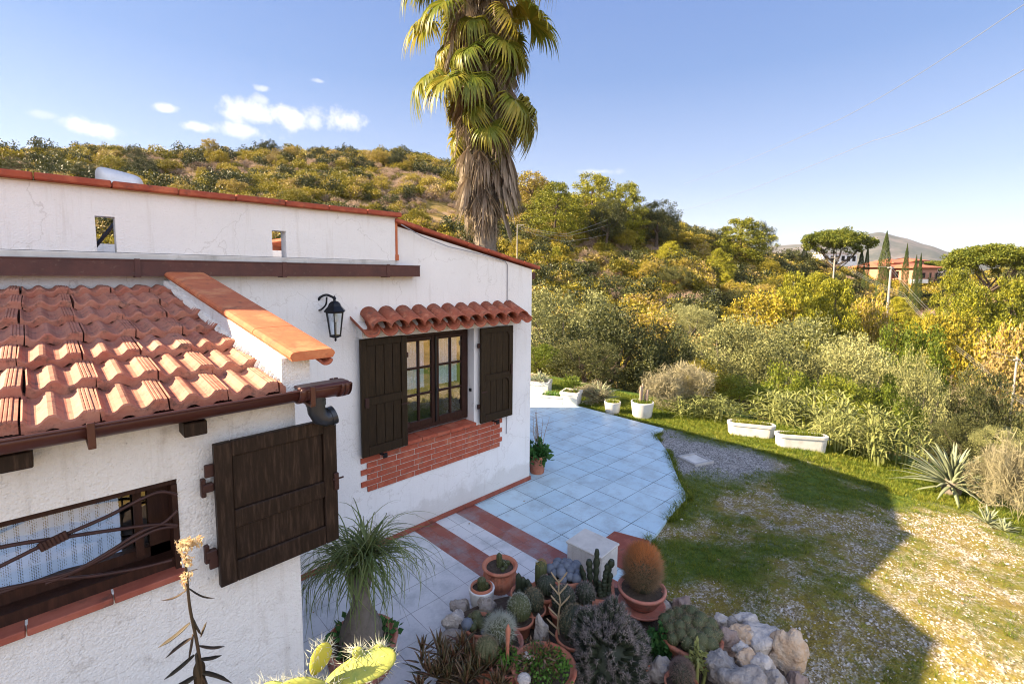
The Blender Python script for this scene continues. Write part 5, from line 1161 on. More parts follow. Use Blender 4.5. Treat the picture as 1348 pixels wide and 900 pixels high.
# ================================================================== PONYTAIL PALM
b=on(477,880,2,TZ0); b=np.array([b[0],b[1],TZ0]); o=thing('ponytail_palm','ponytail palm with a swollen grey base in a clay pot beside the lean-to','potted plant',b)
rp=msz(b,46); zr_=topz(478,838,b); pot(o,b,rp,max(.24,zr_-b[2]),M['pot2'],'round')
ph=max(.24,zr_-b[2]); zc_=b[2]+ph*.86
mb=MB(); mb.lathe((b[0],b[1],zc_-.03),[(.14,0),(.165,.04),(.17,.10),(.155,.17),(.12,.25),(.085,.32),(.065,.40),(.05,.48)],22)
for s,l in ((-1,.24),(.9,.32),(.1,.27)): q=np.array([b[0],b[1],zc_+.36]); mb.tube([q,q+RT*s*.05+[0,0,l*.45],q+RT*s*.075+[0,0,l]],[.055,.042,.038],10)
mb.build('trunk',M['gbark'],o)
g=np.random.default_rng(21); out=[]
for s,l,nn in ((-1,.24,130),(.9,.32,160),(.1,.27,90)):
    hd=np.array([b[0],b[1],zc_+.36])+RT*s*.075+np.array([0,0,l])
    for i in range(nn):
        a=g.uniform(0,2*PI); e=R(g.uniform(20,88)); L_=g.uniform(.38,.72); k=10; t=np.linspace(0,1,k); dr=g.uniform(1.6,3.2); ee=e-dr*t**1.2; ee=np.maximum(ee,R(-88)); ds=L_/(k-1)
        rr_=np.cumsum(np.cos(ee))*ds; zz=np.cumsum(np.sin(ee))*ds; a2=a+g.normal()*.4*t
        out.append(blade(np.stack([hd[0]+rr_*np.cos(a2),hd[1]+rr_*np.sin(a2),np.maximum(hd[2]+zz,TZ0+.02)],1),.0055*np.interp(t,[0,.3,1],[1,1,.15]),fold=.3))
v,f=merge(out); link('leaves',npmesh('leaves',v-np.array(o.location),f),M['pony'],o)
leafball((b[0],b[1],zc_+.0),.27,.16,260,.06,M['geran'],'ground_ivy',o,31,asp=.8)
# ================================================================== CACTUS BED
BZ=.22
bed=thing('raised_bed','low raised stone bed crowded with potted cacti','planting bed',(3.3,2.0,0))
mb=MB(); prism(mb,BED,-.05,.16); q=mb.build('stone_edge',M['rg'],bed); fixn(q)
def shrink(P,k): c=np.mean(P,0); return [tuple(c+(np.array(p)-c)*k) for p in P]
mb=MB(); prism(mb,shrink(BED,.98),.10,.205); q=mb.build('soil',M['soil'],bed); fixn(q)
gx_=np.array(BED); 
def rock(name,u,v,w,h,z,m,label,seed,group,dep=.8,sink=.0,rough=.24):
    p=on(u,v,2,z); rw=msz(p,w)/2; rh=msz(p,h)/2; bm=bmesh.new(); bmesh.ops.create_icosphere(bm,subdivisions=4,radius=1); g=np.random.default_rng(seed)
    pl=g.normal(size=(9,3)); pl/=np.linalg.norm(pl,axis=1)[:,None]; cut=g.uniform(.62,.9,9); off=g.uniform(0,50,3)
    for vv in bm.verts:
        q=np.array(vv.co)
        for n_,c_ in zip(pl,cut):
            s=q@n_-c_
            if s>0: q=q-n_*s*.92
        d=mn.fractal(Vector(q*1.6+off),.8,2.1,4)*rough; q=q*(1+d); vv.co=Vector(q)
    A=[RT*rw*1.06,np.cross([0,0,1.],RT)*rw*dep,np.array([0,0,rh*1.12])]
    for vv in bm.verts: q=vv.co; vv.co=Vector(A[0]*q[0]+A[1]*q[1]+A[2]*q[2])
    me=bpy.data.meshes.new(name); bm.to_mesh(me); bm.free(); me.polygons.foreach_set('use_smooth',[True]*len(me.polygons)); o=bpy.data.objects.new(name,me); me.materials.append(M[m]); COL.objects.link(o); o.location=Vector(p); props(o,label,'rock',group); return o
RG='rocks piled at the end of the cactus bed'
for a in (('rock',948,817,22,22,.24,'rw','small white rock at the left top of the pile',1),('rock',962,822,20,24,.22,'rg','small grey rock beside the white top rock',2),('rock',983,822,34,28,.22,'rw','white angular rock at the top of the pile',3),
 ('rock',1002,845,62,44,.28,'rw','big pale grey rock in the middle of the pile',4),('rock',975,836,38,26,.34,'ro','flat ochre rock lying on the middle of the pile',5),('rock',1037,862,46,66,.28,'ro','biggest ochre boulder at the right of the pile',6),('rock',955,848,36,40,.34,'rb','rounded brown rock left of the pile',7),
 ('rock',977,855,24,18,.42,'rw','little white stone wedged in the middle',8),('rock',984,868,28,24,.42,'ro','small ochre stone under the wedged white one',9),('rock',1003,880,34,30,.40,'rw','white rounded rock low on the pile',10),('rock',950,880,52,42,.38,'rg','dark grey smooth boulder at the bottom left of the pile',11),('rock',982,900,66,44,.42,'rg','wide mottled grey boulder at the bottom of the pile',12),('rock',1022,896,32,28,.38,'rg','small grey rock under the ochre boulder',13),('rock',1048,898,26,40,.2,'rb','brown rock at the bottom right of the pile',14),('rock',1015,862,30,30,.22,'rg','rock half hidden between the pale and the ochre boulder',15)):
    rock(a[0],a[1],a[2],a[3],a[4],a[5],a[6],a[7],a[8],RG)
RG2='stones along the left side of the cactus bed'
for i,(u,v,w,h,z,m,l) in enumerate(((606,800,28,26,.15,'rg','grey stone by the white pot'),(598,820,34,34,.16,'rw','whitewashed stone in the middle of the left edge'),(597,850,40,36,.18,'rg','dark mottled stone at the left edge'),(612,845,30,30,.22,'rg','grey stone behind the mixed cactus pot'),(842,802,34,30,.24,'rb','brown stone under the pot of the red cactus'),(870,800,28,24,.2,'rg','grey stone beside the saucer'),(640,800,24,26,.2,'rg','dark stone between the small cactus pots'),(898,800,26,30,.2,'rb','stone behind the wide cactus bowl'),(712,835,20,50,.25,'rw','white upright stone between the cactus pots'),(868,880,30,30,.3,'rg','grey stone below the green leafy plant'),(770,800,30,26,.22,'rg','stone under the square pot'))):
    rock('rock',u,v,w,h,z,m,l,30+i,RG2 if i<4 else 'loose stones between the cactus pots')
# pier and step
p=on(780,716,2,.36); o=thing('masonry_pier','low white masonry pier at the end of the striped paving','pier',(p[0],p[1],0)); A=np.array([[math.cos(.04),math.sin(.04),0],[-math.sin(.04),math.cos(.04),0],[0,0,1]])
mb=MB(); mb.obox((p[0],p[1],.19),(.34,.42,.34),A,.012); mb.build('block',M['wall2'],o); mb=MB(); mb.obox((p[0],p[1],.372),(.36,.44,.024),A,.006); mb.build('slab',M['conc'],o)
mb=MB(); mb.add([(4.28,2.32,TZ0+.004),(4.98,2.62,TZ0+.004),(4.86,3.02,TZ0+.004),(4.24,3.0,TZ0+.004)],[(0,1,2,3)]); props(mb.build('red_step_tiles',M['redtile']),kind='structure')
# ---- cactus builders
def spines_ball(c,r,rz_,n,L_,w,m,name,parent,seed=0,tuft_=1,down=-.2,jit=.5,out=1.0):
    g=np.random.default_rng(seed); d=g.normal(size=(n,3)); d[:,2]=np.where(d[:,2]<down,-d[:,2],d[:,2]); d/=np.linalg.norm(d,axis=1)[:,None]
    P=np.stack([d[:,0]*r,d[:,1]*r,d[:,2]*rz_],1)+np.array(c); P0=np.repeat(P,tuft_,0); dd=np.repeat(d,tuft_,0)*out+g.normal(size=(n*tuft_,3))*jit; dd/=np.linalg.norm(dd,axis=1)[:,None]
    v,f=spikes(P0,P0+dd*(L_*g.uniform(.5,1.15,n*tuft_))[:,None],w,seed); return link(name,npmesh(name,v-np.array(root_of(parent).location),f),m,parent)
def globe(c,r,h,ribs,m,parent,depth=.09,name='cactus_body',n=None):
    mb=MB(); P=[]; 
    for i in range(11): t=PI/2*(1-i/10*1.0)-0; a=-.35+(PI/2+.35)*i/10; P.append((r*math.cos(a) if i<10 else .001,h*.42+h*.58*math.sin(a)))
    mb.lathe(c,P,n or ribs*6,rib=(ribs,depth)); return mb.build(name,m,parent)
def column(mb,c,h,r,lean=(0,0),n=8,ribs=5):
    c=np.array(c,float); k=7; zs=np.linspace(0,1,k); N=ribs*4; vs=[]
    for z in zs:
        rr_=r*(1 if z<.8 else math.sqrt(max(0.02,1-((z-.8)/.2)**2))); 
        for j in range(N): a=2*PI*j/N; q=rr_*(1+.14*math.cos(a*ribs)); vs.append(c+np.array([q*math.cos(a)+lean[0]*z*h,q*math.sin(a)+lean[1]*z*h,z*h]))
    mb.add(vs,[(i*N+j,i*N+(j+1)%N,(i+1)*N+(j+1)%N,(i+1)*N+j) for i in range(k-1) for j in range(N)]+[tuple(range((k-1)*N,k*N))],True)
def base_for(u,yrim,w,h,z0=BZ):
    """base point of a pot whose rim centre shows at (u,yrim)"""
    p=on(u,yrim,2,z0+h); return np.array([p[0],p[1],z0]),msz(p,w)/2
CG='cacti in pots on the raised bed'
def potted(u,yrim,w,h,style,m,name,label,z0=BZ):
    b,r=base_for(u,yrim,w,h,z0); o=thing(name,label,'potted cactus',b,CG); pot(o,b,r,h,M[m],style); return o,b,r,b+np.array([0,0,h*.86])
# 1 ribbed pot
o,b,r,t=potted(658,742,44,.25,'belly','pot','potted_cactus','ribbed terracotta pot with one small upright cactus',TZ0+.08)
mb=MB(); column(mb,t+[.0,.01,0],.15,.024,ribs=8); 
for dx,dy,hh_ in ((.05,0,.05),(.03,-.05,.045),(-.02,-.06,.035),(.08,-.03,.05),(.06,.05,.04)): column(mb,t+[dx,dy,0],hh_,.019,ribs=8)
mb.build('stems',M['cactus'],o); spines_ball(t+[.02,-.01,.03],.05,.05,60,.02,.0008,M['spw'],'spines',o,1)
# 2 white pot
o,b,r,t=potted(634,772,34,.17,'round','white','potted_cactus','small white pot holding a clay pot with a short furry cactus',TZ0+.10)
mb=MB(); mb.lathe(b,[(r*.80,.10),(r*.84,.185),(r*.78,.19),(r*.70,.17)],24); mb.build('inner_pot',M['pot'],o)
mb=MB(); column(mb,t+[0,0,.0],.12,.036,ribs=9); column(mb,t+[.04,-.02,.0],.06,.02,ribs=8); mb.build('stems',M['cactus'],o); spines_ball(t+[0,0,.06],.037,.06,300,.014,.0006,M['spb'],'spines',o,2,down=-1)
# 3 mixed
o,b,r,t=potted(633,820,44,.16,'plain','pot','potted_cactus','clay pot heaped with mixed round cacti at the left of the bed')
g=np.random.default_rng(5); mb=MB(); mb2=MB()
for i in range(16):
    a=g.uniform(0,2*PI); q=r*.85*math.sqrt(g.random()); s=g.uniform(.026,.05); (mb2 if i%4==0 else mb).lathe(t+[q*math.cos(a),q*math.sin(a),.0],[(s*math.cos(x),s*1.0+s*math.sin(x)) for x in np.linspace(-1,PI/2,8)],24,rib=(8,.08))
mb.build('stems',M['cactus'],o); mb2.build('blue_stems',M['cactusb'],o); spines_ball(t+[0,0,.02],r*.85,.085,500,.018,.0007,M['spb'],'spines',o,3)
# 4 columns
o,b,r,t=potted(689,778,34,.17,'plain','pot','potted_cactus','small clay pot with dark finger like columns',BZ)
mb=MB()
for dx,dy,hh_,rr_ in ((-.03,.02,.19,.024),(.02,.03,.15,.022),(.04,-.02,.12,.02),(.0,-.03,.08,.02),(-.05,-.02,.06,.018),(.06,.03,.13,.02)): column(mb,t+RT*dx+np.array([0,dy,0]),hh_,rr_,ribs=6)
mb.build('stems',M['cactusd'],o)
# 5 barrel + yellow topped column
o,b,r,t=potted(716,776,42,.17,'plain','pot','potted_cactus','clay pot with a dark globe cactus and a yellow topped one behind')
globe(t+RT*.01+np.array([0,-.02,0]),.085,.16,16,M['cactusd'],o); spines_ball(t+RT*.01+[0,-.02,.07],.085,.095,300,.02,.0007,M['spg'],'spines',o,5)
q=t-np.array([fw[0],fw[1],0])*-.12-RT*.02; mb=MB(); column(mb,q,.22,.05,ribs=10); mb.build('tall_stem',M['cactus'],o); spines_ball(q+[0,0,.20],.045,.025,250,.02,.001,foliage('yellow_spines',[(.35,.28,.06),(.5,.4,.1)],tint=0),'yellow_crown',o,6)
# 6 blue balls
o,b,r,t=potted(744,752,54,.26,'plain','pot','potted_cactus','large clay pot filled with blue grey globe cacti')
g=np.random.default_rng(6); mb=MB()
for i in range(17):
    a=i*2.4; q=r*.80*math.sqrt((i+.3)/17); s=g.uniform(.036,.05); mb.lathe(t+[q*math.cos(a),q*math.sin(a),.05*(1-q/r)],[(s*math.cos(x),s*.7+s*math.sin(x)) for x in np.linspace(-1.2,PI/2,9)],16)
mb.build('stems',M['cactusb'],o)
# 7 square pot
b,r=base_for(786,777,54,.17); o=thing('potted_cactus','square terracotta pot with tall knobbly dark columns, in front of the white pier','potted cactus',b,CG); squarepot(o,b,r*.78,r*.78,.17,R(45-8),M['pot'],taper=.7); t=b+[0,0,.15]
mb=MB(); g=np.random.default_rng(8)
for dx,dy,hh_,ln in ((-.14,.0,.26,-.35),(-.07,.02,.30,-.1),(.0,.02,.40,.02),(.05,-.04,.20,.05),(.09,0,.27,.18),(.15,.02,.30,.25),(.02,-.06,.16,0),(-.04,-.06,.14,-.1),(.12,-.04,.2,.1),(-.1,.05,.2,-.3)):
    s=t+RT*dx*.55+np.array([0,dy,0]); k=5; col=[s+RT*ln*hh_*i/k*.8+np.array([0,0,hh_*i/k]) for i in range(k+1)]
    for i in range(k): 
        rr_=.026*(1+.15*g.normal()); mb.tube([col[i],(col[i]+col[i+1])/2,col[i+1]],[rr_*.75,rr_*1.05,rr_*.7],7)
mb.build('stems',M['cactusd'],o); 
# 8 white spiny
o,b,r,t=potted(658,843,62,.13,'round','pot2','potted_cactus','clay bowl with a cactus bristling with long white spines')
globe(t+[0,0,.0],.105,.20,14,M['cactus'],o); spines_ball(t+[0,0,.095],.105,.115,1300,.065,.0013,M['spw'],'spines',o,8,jit=.45)
# 9 green barrel
o,b,r,t=potted(683,812,40,.14,'plain','pot','potted_cactus','pot with a round green barrel cactus behind the white spined one')
globe(t,.095,.21,20,M['cactus'],o,.07); spines_ball(t+[0,0,.10],.096,.12,550,.022,.001,M['spw'],'spines',o,9,jit=.7)
# 10 red cactus with saucer
b,r=base_for(845,772,62,.16,.30); o=thing('potted_cactus','shallow clay bowl on a saucer with a rust red bristly cactus','potted cactus',b,CG)
pot(o,b,r,.16,M['pot2'],'bowl'); mb=MB(); mb.lathe(b+[0,0,-.05],[(0,.0),(r*.72,0),(r*.95,.035),(r*1.0,.055),(r*.96,.06),(r*.88,.045),(r*.5,.04)],32); mb.build('saucer',M['pot2'],o)
t=b+[0,0,.14]; hh_=topz(843,716,b)-t[2]; rr_=r*.88; mb=MB(); mb.lathe(t,[(rr_*.75*math.cos(a) ,hh_*.42+hh_*.5*math.sin(a)) for a in np.linspace(-.9,PI/2,10)],24); mb.build('cactus_body',M['cactusd'],o)
g=np.random.default_rng(10); n=6500; d=g.normal(size=(n,3)); d/=np.linalg.norm(d,axis=1)[:,None]; d[:,2]=np.where(d[:,2]<-.6,-d[:,2],d[:,2]); P0=np.stack([d[:,0]*rr_*.75,d[:,1]*rr_*.75,d[:,2]*hh_*.46],1)+t+[0,0,hh_*.44]
dd=d*.7+g.normal(size=(n,3))*.35+[0,0,.45]; dd/=np.linalg.norm(dd,axis=1)[:,None]; v,f=spikes(P0,P0+dd*(hh_*.22*g.uniform(.4,1.1,n))[:,None],.0013,10); link('spines',npmesh('spines',v-np.array(o.location),f),M['redsp'],o)
# 11 big bowl of clustered cacti
o,b,r,t=potted(909,832,80,.20,'bowl','pot','potted_cactus','wide clay bowl crowded with clustered ribbed cacti, beside the rocks')
g=np.random.default_rng(11); mb=MB(); cs=[]
for i in range(34):
    a=i*2.4; q=r*.88*math.sqrt((i+.2)/34); s=g.uniform(.030,.062); z=.10*(1-(q/r)**2); cs.append((t+[q*math.cos(a),q*math.sin(a),z+s*.5],s)); mb.lathe(cs[-1][0],[(s*math.cos(x),s*1.1*math.sin(x)) for x in np.linspace(-1.2,PI/2,8)],30,rib=(10,.10))
mb.build('stems',M['cactus'],o); P0=[];P1=[]
for c,s in cs:
    d=g.normal(size=(120,3)); d[:,2]=np.abs(d[:,2]); d/=np.linalg.norm(d,axis=1)[:,None]; P0.append(c+d*s); P1.append(c+d*(s+.016)+g.normal(size=(120,3))*.009)
v,f=spikes(np.concatenate(P0),np.concatenate(P1),.0011,3); link('spines',npmesh('spines',v-np.array(o.location),f),M['spb'],o)
# 12 grey spiny mound
b,r=base_for(800,872,108,.10,BZ-.02); o=thing('spiny_mound_cactus','huge grey mound of small star spined cacti in the middle of the bed','potted cactus',b,CG); pot(o,b,r*.62,.16,M['pot'],'bowl')
g=np.random.default_rng(12); mh=topz(800,797,b)-b[2]; n=640; d=g.normal(size=(n,3)); d[:,2]=np.abs(d[:,2]); d/=np.linalg.norm(d,axis=1)[:,None]; q=1+.13*np.sin(d[:,0]*6)*np.cos(d[:,1]*5)
H0=b+np.stack([d[:,0]*r*q*.98,d[:,1]*r*q*.98,d[:,2]*mh*.93*q+.02],1)
mb=MB(); mb.lathe(b,[(r*.74*math.cos(a),.02+mh*.64*math.sin(a)) for a in np.linspace(0,PI/2,8)],28); mb.build('core',M['cactusd'],o)
bm_=MB()
for i in range(0,n,1): bm_.tube([H0[i]-d[i]*.12,H0[i]-d[i]*.02,H0[i]+d[i]*.008],[.013,.014,.003],5,cap=False)
bm_.build('stems',M['cactusd'],o)
P0=np.repeat(H0-d*.004,22,0)+g.normal(size=(n*22,3))*.004; dd=g.normal(size=(n*22,3))+np.repeat(d,22,0)*.7; dd/=np.linalg.norm(dd,axis=1)[:,None]; v,f=spikes(P0,P0+dd*(.038*g.uniform(.5,1.2,n*22))[:,None],.0012,5); link('spines',npmesh('spines',v-np.array(o.location),f),M['spg'],o)
# 13 red aloe clump
b,_=base_for(602,900,120,.12,.26); o=thing('red_aloe_clump','clump of small aloes with red tinged leaves at the front left of the bed','succulent',b); g=np.random.default_rng(13); out=[]
for i in range(52):
    p=on(g.uniform(545,668),g.uniform(850,915),2,.34); p=np.array(p)-np.array(o.location); p[2]+=g.uniform(-.05,.05); out+=rosette(p,12,g.uniform(.10,.16),.010,th=.4,seed=i,el=(15,88),curve=.25,kk=5)
v,f=merge(out); link('leaves',npmesh('leaves',v,f),M['aloer'],o)
# 14 clover pot
o,b,r,t=potted(716,876,86,.17,'round','pot','potted_clover','clay pot overgrown with bright green clover and small succulents'); o['category']='potted plant'
leafball(t+[0,0,.0],r*.92,.09,900,.022,M['clover'],'clover',o,14,asp=.9); leafball(t+[-.0,.03,.02]-RT*.02,r*.8,.12,500,.03,M['aloer'],'dark_leaves',o,15,asp=.4)
mb=MB()
for i,(u,v_,w__) in enumerate(((694,862,.035),(690,893,.05))): q=on(u,v_,2,t[2]+.05); mb.lathe(q,[(w__*math.cos(a),w__*.6*math.sin(a)) for a in np.linspace(-PI/2,PI/2,8)],10)
mb.build('pebble',M['rw'],o)
# dark wide pot behind aloe (rim only visible)
o,b,r,t=potted(668,868,52,.16,'round','pot2','potted_succulent','clay pot with a red brown upright shoot between aloe clump and clover pot'); leafball(t,r*.85,.08,260,.035,M['clover'],'leaves',o,16,asp=.5)
mb=MB(); mb.tube([t,t+[0,0,.15],t+[.005,0,.26],t+[.005,0,.30]],[.012,.014,.02,.004],7); mb.build('shoot',M['pot'],o)
# 15 leafy plant
b=on(866,870,2,BZ); b=np.array([b[0],b[1],BZ]); o=thing('leafy_plant','small bright green leafy plant between the grey mound and the wide bowl','plant',b); leafball(b+[0,0,.05],.12,.24,420,.045,M['geran'],'foliage',o,17,asp=.9)
# 16 hairy cactus
o,b,r,t=potted(897,897,44,.12,'plain','pot','potted_cactus','pot with a round cactus covered in brown grey hair at the bottom of the bed'); globe(t,.075,.17,12,M['cactusd'],o); spines_ball(t+[0,0,.08],.076,.095,2000,.035,.0008,foliage('hairy_spines',[(.16,.09,.07),(.3,.2,.16),(.45,.36,.3)],tint=0,pos=8),'hair',o,18,jit=.5)
# 17 spurge
b=on(917,898,2,BZ+.05); b=np.array([b[0],b[1],BZ]); o=thing('green_spurge','pale green fleshy stemmed plant in front of the wide bowl','plant',b); mb=MB(); g=np.random.default_rng(17)
for i in range(9):
    a=g.uniform(0,2*PI); hh_=g.uniform(.14,.34); mb.tube([b+[.03*math.cos(a),.03*math.sin(a),0],b+[.05*math.cos(a),.05*math.sin(a),hh_*.6],b+[.06*math.cos(a),.06*math.sin(a),hh_]],[.011,.012,.008],6)
mb.build('stems',M['succ'],o); leafball(b+[0,0,.16],.07,.2,160,.04,M['succ'],'leaves',o,19,asp=.45)
# 18 dry stalk succulent
b=on(735,845,2,BZ+.05); b=np.array([b[0],b[1],BZ]); o=thing('stick_cactus','thin branching stick cactus with pale bare arms beside the grey mound','plant',b); mb=MB(); ht=topz(737,762,b)-b[2]; st=[b+RT*(.01*math.sin(k_*2))+np.array([0,0,ht*k_/6]) for k_ in range(7)]
mb.tube(st,[.009,.009,.008,.008,.007,.006,.004],6)
for k_ in range(1,7):
    for s in (-1,1): q=st[k_]; L_=.10*(1-.06*k_); mb.tube([q-[0,0,.03],q+RT*s*L_*.7+np.array([0,0,.03]),q+RT*s*L_+np.array([0,0,.06])],[.006,.007,.004],6)
mb.build('stems',mat('pale_stem',(.36,.27,.16),(.26,.2,.12)),o)
# more small pots
for u,yr,w_,h_,sd_,lb,ms,sp in ((770,792,34,.12,41,'pot with a dark round cactus half under the grey mound','cactusd','spg'),(640,868,40,.13,42,'pot with a grey globe cactus behind the aloe clump','cactus','spb'),(742,800,40,.14,43,'pot with a grey bristly cactus behind the stick cactus','cactusd','spg'),(702,800,34,.13,44,'small pot with a dark ribbed cactus in the centre of the bed','cactusd','spb'),(835,868,40,.10,45,'low pot with a dark cactus right of the grey mound','cactusd','spg'),(756,835,50,.14,46,'pot with a brown cactus left of the grey mound','cactusd','spb')):
    o,b,r,t=potted(u,yr,w_,h_,'plain','pot','potted_cactus',lb); globe(t,r*.75,r*1.7,14,M[ms],o); spines_ball(t+[0,0,r*.75],r*.76,r*.95,700,.03,.0009,M[sp],'spines',o,sd_,jit=.6)
# ================================================================== FOREGROUND
fb=thing('masonry_planter','white masonry planter under the prickly pear','planter',(.3,1.2,0)); 
mb=MB(); mb.box((-.75,.55,-.1),(.75,1.85,1.22),.01); mb.build('wall',M['wall2'],fb); mb=MB(); mb.box((-.70,.60,1.2),(.70,1.80,1.235)); mb.build('soil',M['soil'],fb)
D1=1.45
def pad(mb,c,ax,nr,w,l,t,seed=0):
    """cactus pad: c base, ax direction, nr normal"""
    c=np.array(c,float);ax=np.array(ax,float);ax/=np.linalg.norm(ax);nr=np.array(nr,float);nr-=ax*(nr@ax);nr/=np.linalg.norm(nr);s=np.cross(ax,nr)
    k=15;n=20;vs=[]
    for i in range(k+1):
        a=PI*i/k; z=.5*(1-math.cos(a)); rw=math.sin(a)*(.62+.38*z); rt=math.sin(a)**.8 if 0<i<k else 0
        for j in range(n): b_=2*PI*j/n; vs.append(c+ax*z*l+s*(w*.5*rw*math.cos(b_)*1.15)+nr*(t*.5*rt*math.sin(b_)*(.6+.4*abs(math.sin(b_))))+nr*(w*.06*math.sin(z*3)))
    mb.add(vs,[(i*n+j,i*n+(j+1)%n,(i+1)*n+(j+1)%n,(i+1)*n+j) for i in range(k) for j in range(n)],True)
    out=[]; g=np.random.default_rng(seed)
    for i in range(4):
        for j in range(4):
            z=.2+.2*i+.08*(j%2); q=(j-1.5)/2.2
            for sg in (-1,1): out.append((c+ax*z*l+s*q*w*.8*math.sin(PI*min(z,.98))**.5+nr*sg*t*.42*math.sin(PI*min(z,.95)),nr*sg+s*q*.5))
    for j in range(13):
        a=-1.3+2.6*j/12; out.append((c+ax*l*(.5+.5*math.cos(a))+s*w*.52*math.sin(a)*(.95),ax*math.cos(a)+s*math.sin(a)))
    return out
pp=thing('prickly_pear','yellow green prickly pear with long white spines at the bottom edge','cactus',at(430,900,D1)*[1,1,0]+[0,0,1.23])
FWH=np.array([fw[0],fw[1],0]); FWH/=np.linalg.norm(FWH); UPZ=np.array([0,0,1.])
A0=at(420,915,D1); sz=lambda px: msz(A0,px)
SP=[]
def padpart(u,v,dirv,nrm,wpx,lpx,m,name,d=D1,t=.028,seed=0):
    mb=MB(); c=at(u,v,d); s=pad(mb,c,dirv,nrm,sz(wpx),sz(lpx),t,seed); mb.build(name,M[m],pp); SP.extend(s)
padpart(412,925,UPZ*1+RT*.0-FWH*.35,-FWH+UPZ*.2,76,58,'prick','pad',seed=1)
padpart(368,935,UPZ+RT*-.3,-FWH,50,42,'prick','pad',seed=2)
padpart(412,888,UPZ+RT*.42,-FWH*.9+RT*.3,25,50,'prick2','pad',t=.022,seed=3)
padpart(428,898,RT*1+UPZ*.33+FWH*.1,UPZ*1-FWH*.55,40,98,'prick','pad',seed=4)
padpart(474,872,UPZ-RT*.1,-FWH,18,24,'prick','bud',t=.018,seed=5); padpart(495,876,UPZ+RT*.2,-FWH,20,34,'prick','bud',t=.018,seed=6)
padpart(440,935,UPZ+RT*.1,-FWH,48,45,'prick','pad',seed=7)
mb=MB(); mb.tube([at(425,905,D1)*[1,1,0]+[0,0,1.22],at(425,990,D1),at(425,930,D1)],[.05,.045,.03],10); mb.build('stem',M['gbark'],pp)
g=np.random.default_rng(3); P0=[];P1=[]
for p,d in SP:
    for k_ in range(int(g.integers(1,4))):
        dd=np.array(d)/np.linalg.norm(d)+g.normal(size=3)*.45; dd/=np.linalg.norm(dd); P0.append(p); P1.append(p+dd*g.uniform(.016,.048))
v,f=spikes(np.array(P0),np.array(P1),.0011,1); link('spines',npmesh('spines',v-np.array(pp.location),f),M['spw'],pp)
# kalanchoe flower stalk
DK=1.75; kb=at(268,985,DK); kb[2]=1.235; kal=thing('flower_stalk_plant','tall dark succulent stalk with a pale pink yellow flower head before the lean-to wall','plant',kb)
KP=[kb,at(268,985,DK),at(266,900,DK),at(260,850,DK),at(250,800,DK),at(246,760,DK),at(243,728,DK)]; mb=MB(); mb.tube(smooth(KP),list(np.linspace(.0065,.0035,37)),7); mb.build('stem',M['kal'],kal)
def KLv(u,v,du,dv,w=.008,k=8,curl=.3,fwd=0):
    a=at(u,v,DK); b2=at(u+du,v+dv,DK-fwd); t=np.linspace(0,1,k); P=a+(b2-a)*t[:,None]; P[:,2]-=curl*np.sin(t*PI)*np.linalg.norm(b2-a)*.5; return fleshy(P,w*1.5*np.interp(t,[0,.2,.7,1],[.5,1,.9,.1]),.35)
out=[KLv(u,v,du,dv,w,curl=c) for u,v,du,dv,w,c in ((246,776,-34,14,.004,.3),(247,773,36,14,.004,.25),(250,820,-42,32,.008,.15),(252,810,14,26,.007,.2),(256,862,-40,32,.008,.1),(252,840,-34,26,.007,-.1),(262,868,30,-6,.007,.15),(262,850,34,0,.006,.2),(262,885,44,14,.009,-.1),(258,890,-34,18,.009,.1),(262,880,14,30,.010,0),(258,860,6,34,.010,0),(264,838,8,-20,.006,0),(254,835,-6,34,.008,.1),(266,900,26,22,.010,.1),(262,905,-30,10,.010,.1),(262,870,2,40,.012,0),(247,755,-10,-4,.002,0),(248,752,14,-4,.002,.0))]
v,f=merge(out); link('leaves',npmesh('leaves',v-np.array(kal.location),f),M['kal'],kal)
g=np.random.default_rng(14); C_=[]
for (u,v_,su,sv,n_) in ((250,714,13,6,90),(240,722,9,8,60),(262,712,4,6,30),(248,740,7,7,34),(246,757,6,5,26),(243,768,4,7,18)):
    for i in range(n_): C_.append(at(u+g.normal()*su*.5,v_+g.normal()*sv*.5,DK+g.normal()*.014))
v,f=leaves(np.array(C_),.015,.45,-.6,3); v2,f2=leaves(np.array(C_)+[0,0,.003],.013,.5,-.8,4); v,f=merge([(v,f),(v2,f2)]); link('flowers',npmesh('flowers',v-np.array(kal.location),f),M['kalf'],kal)
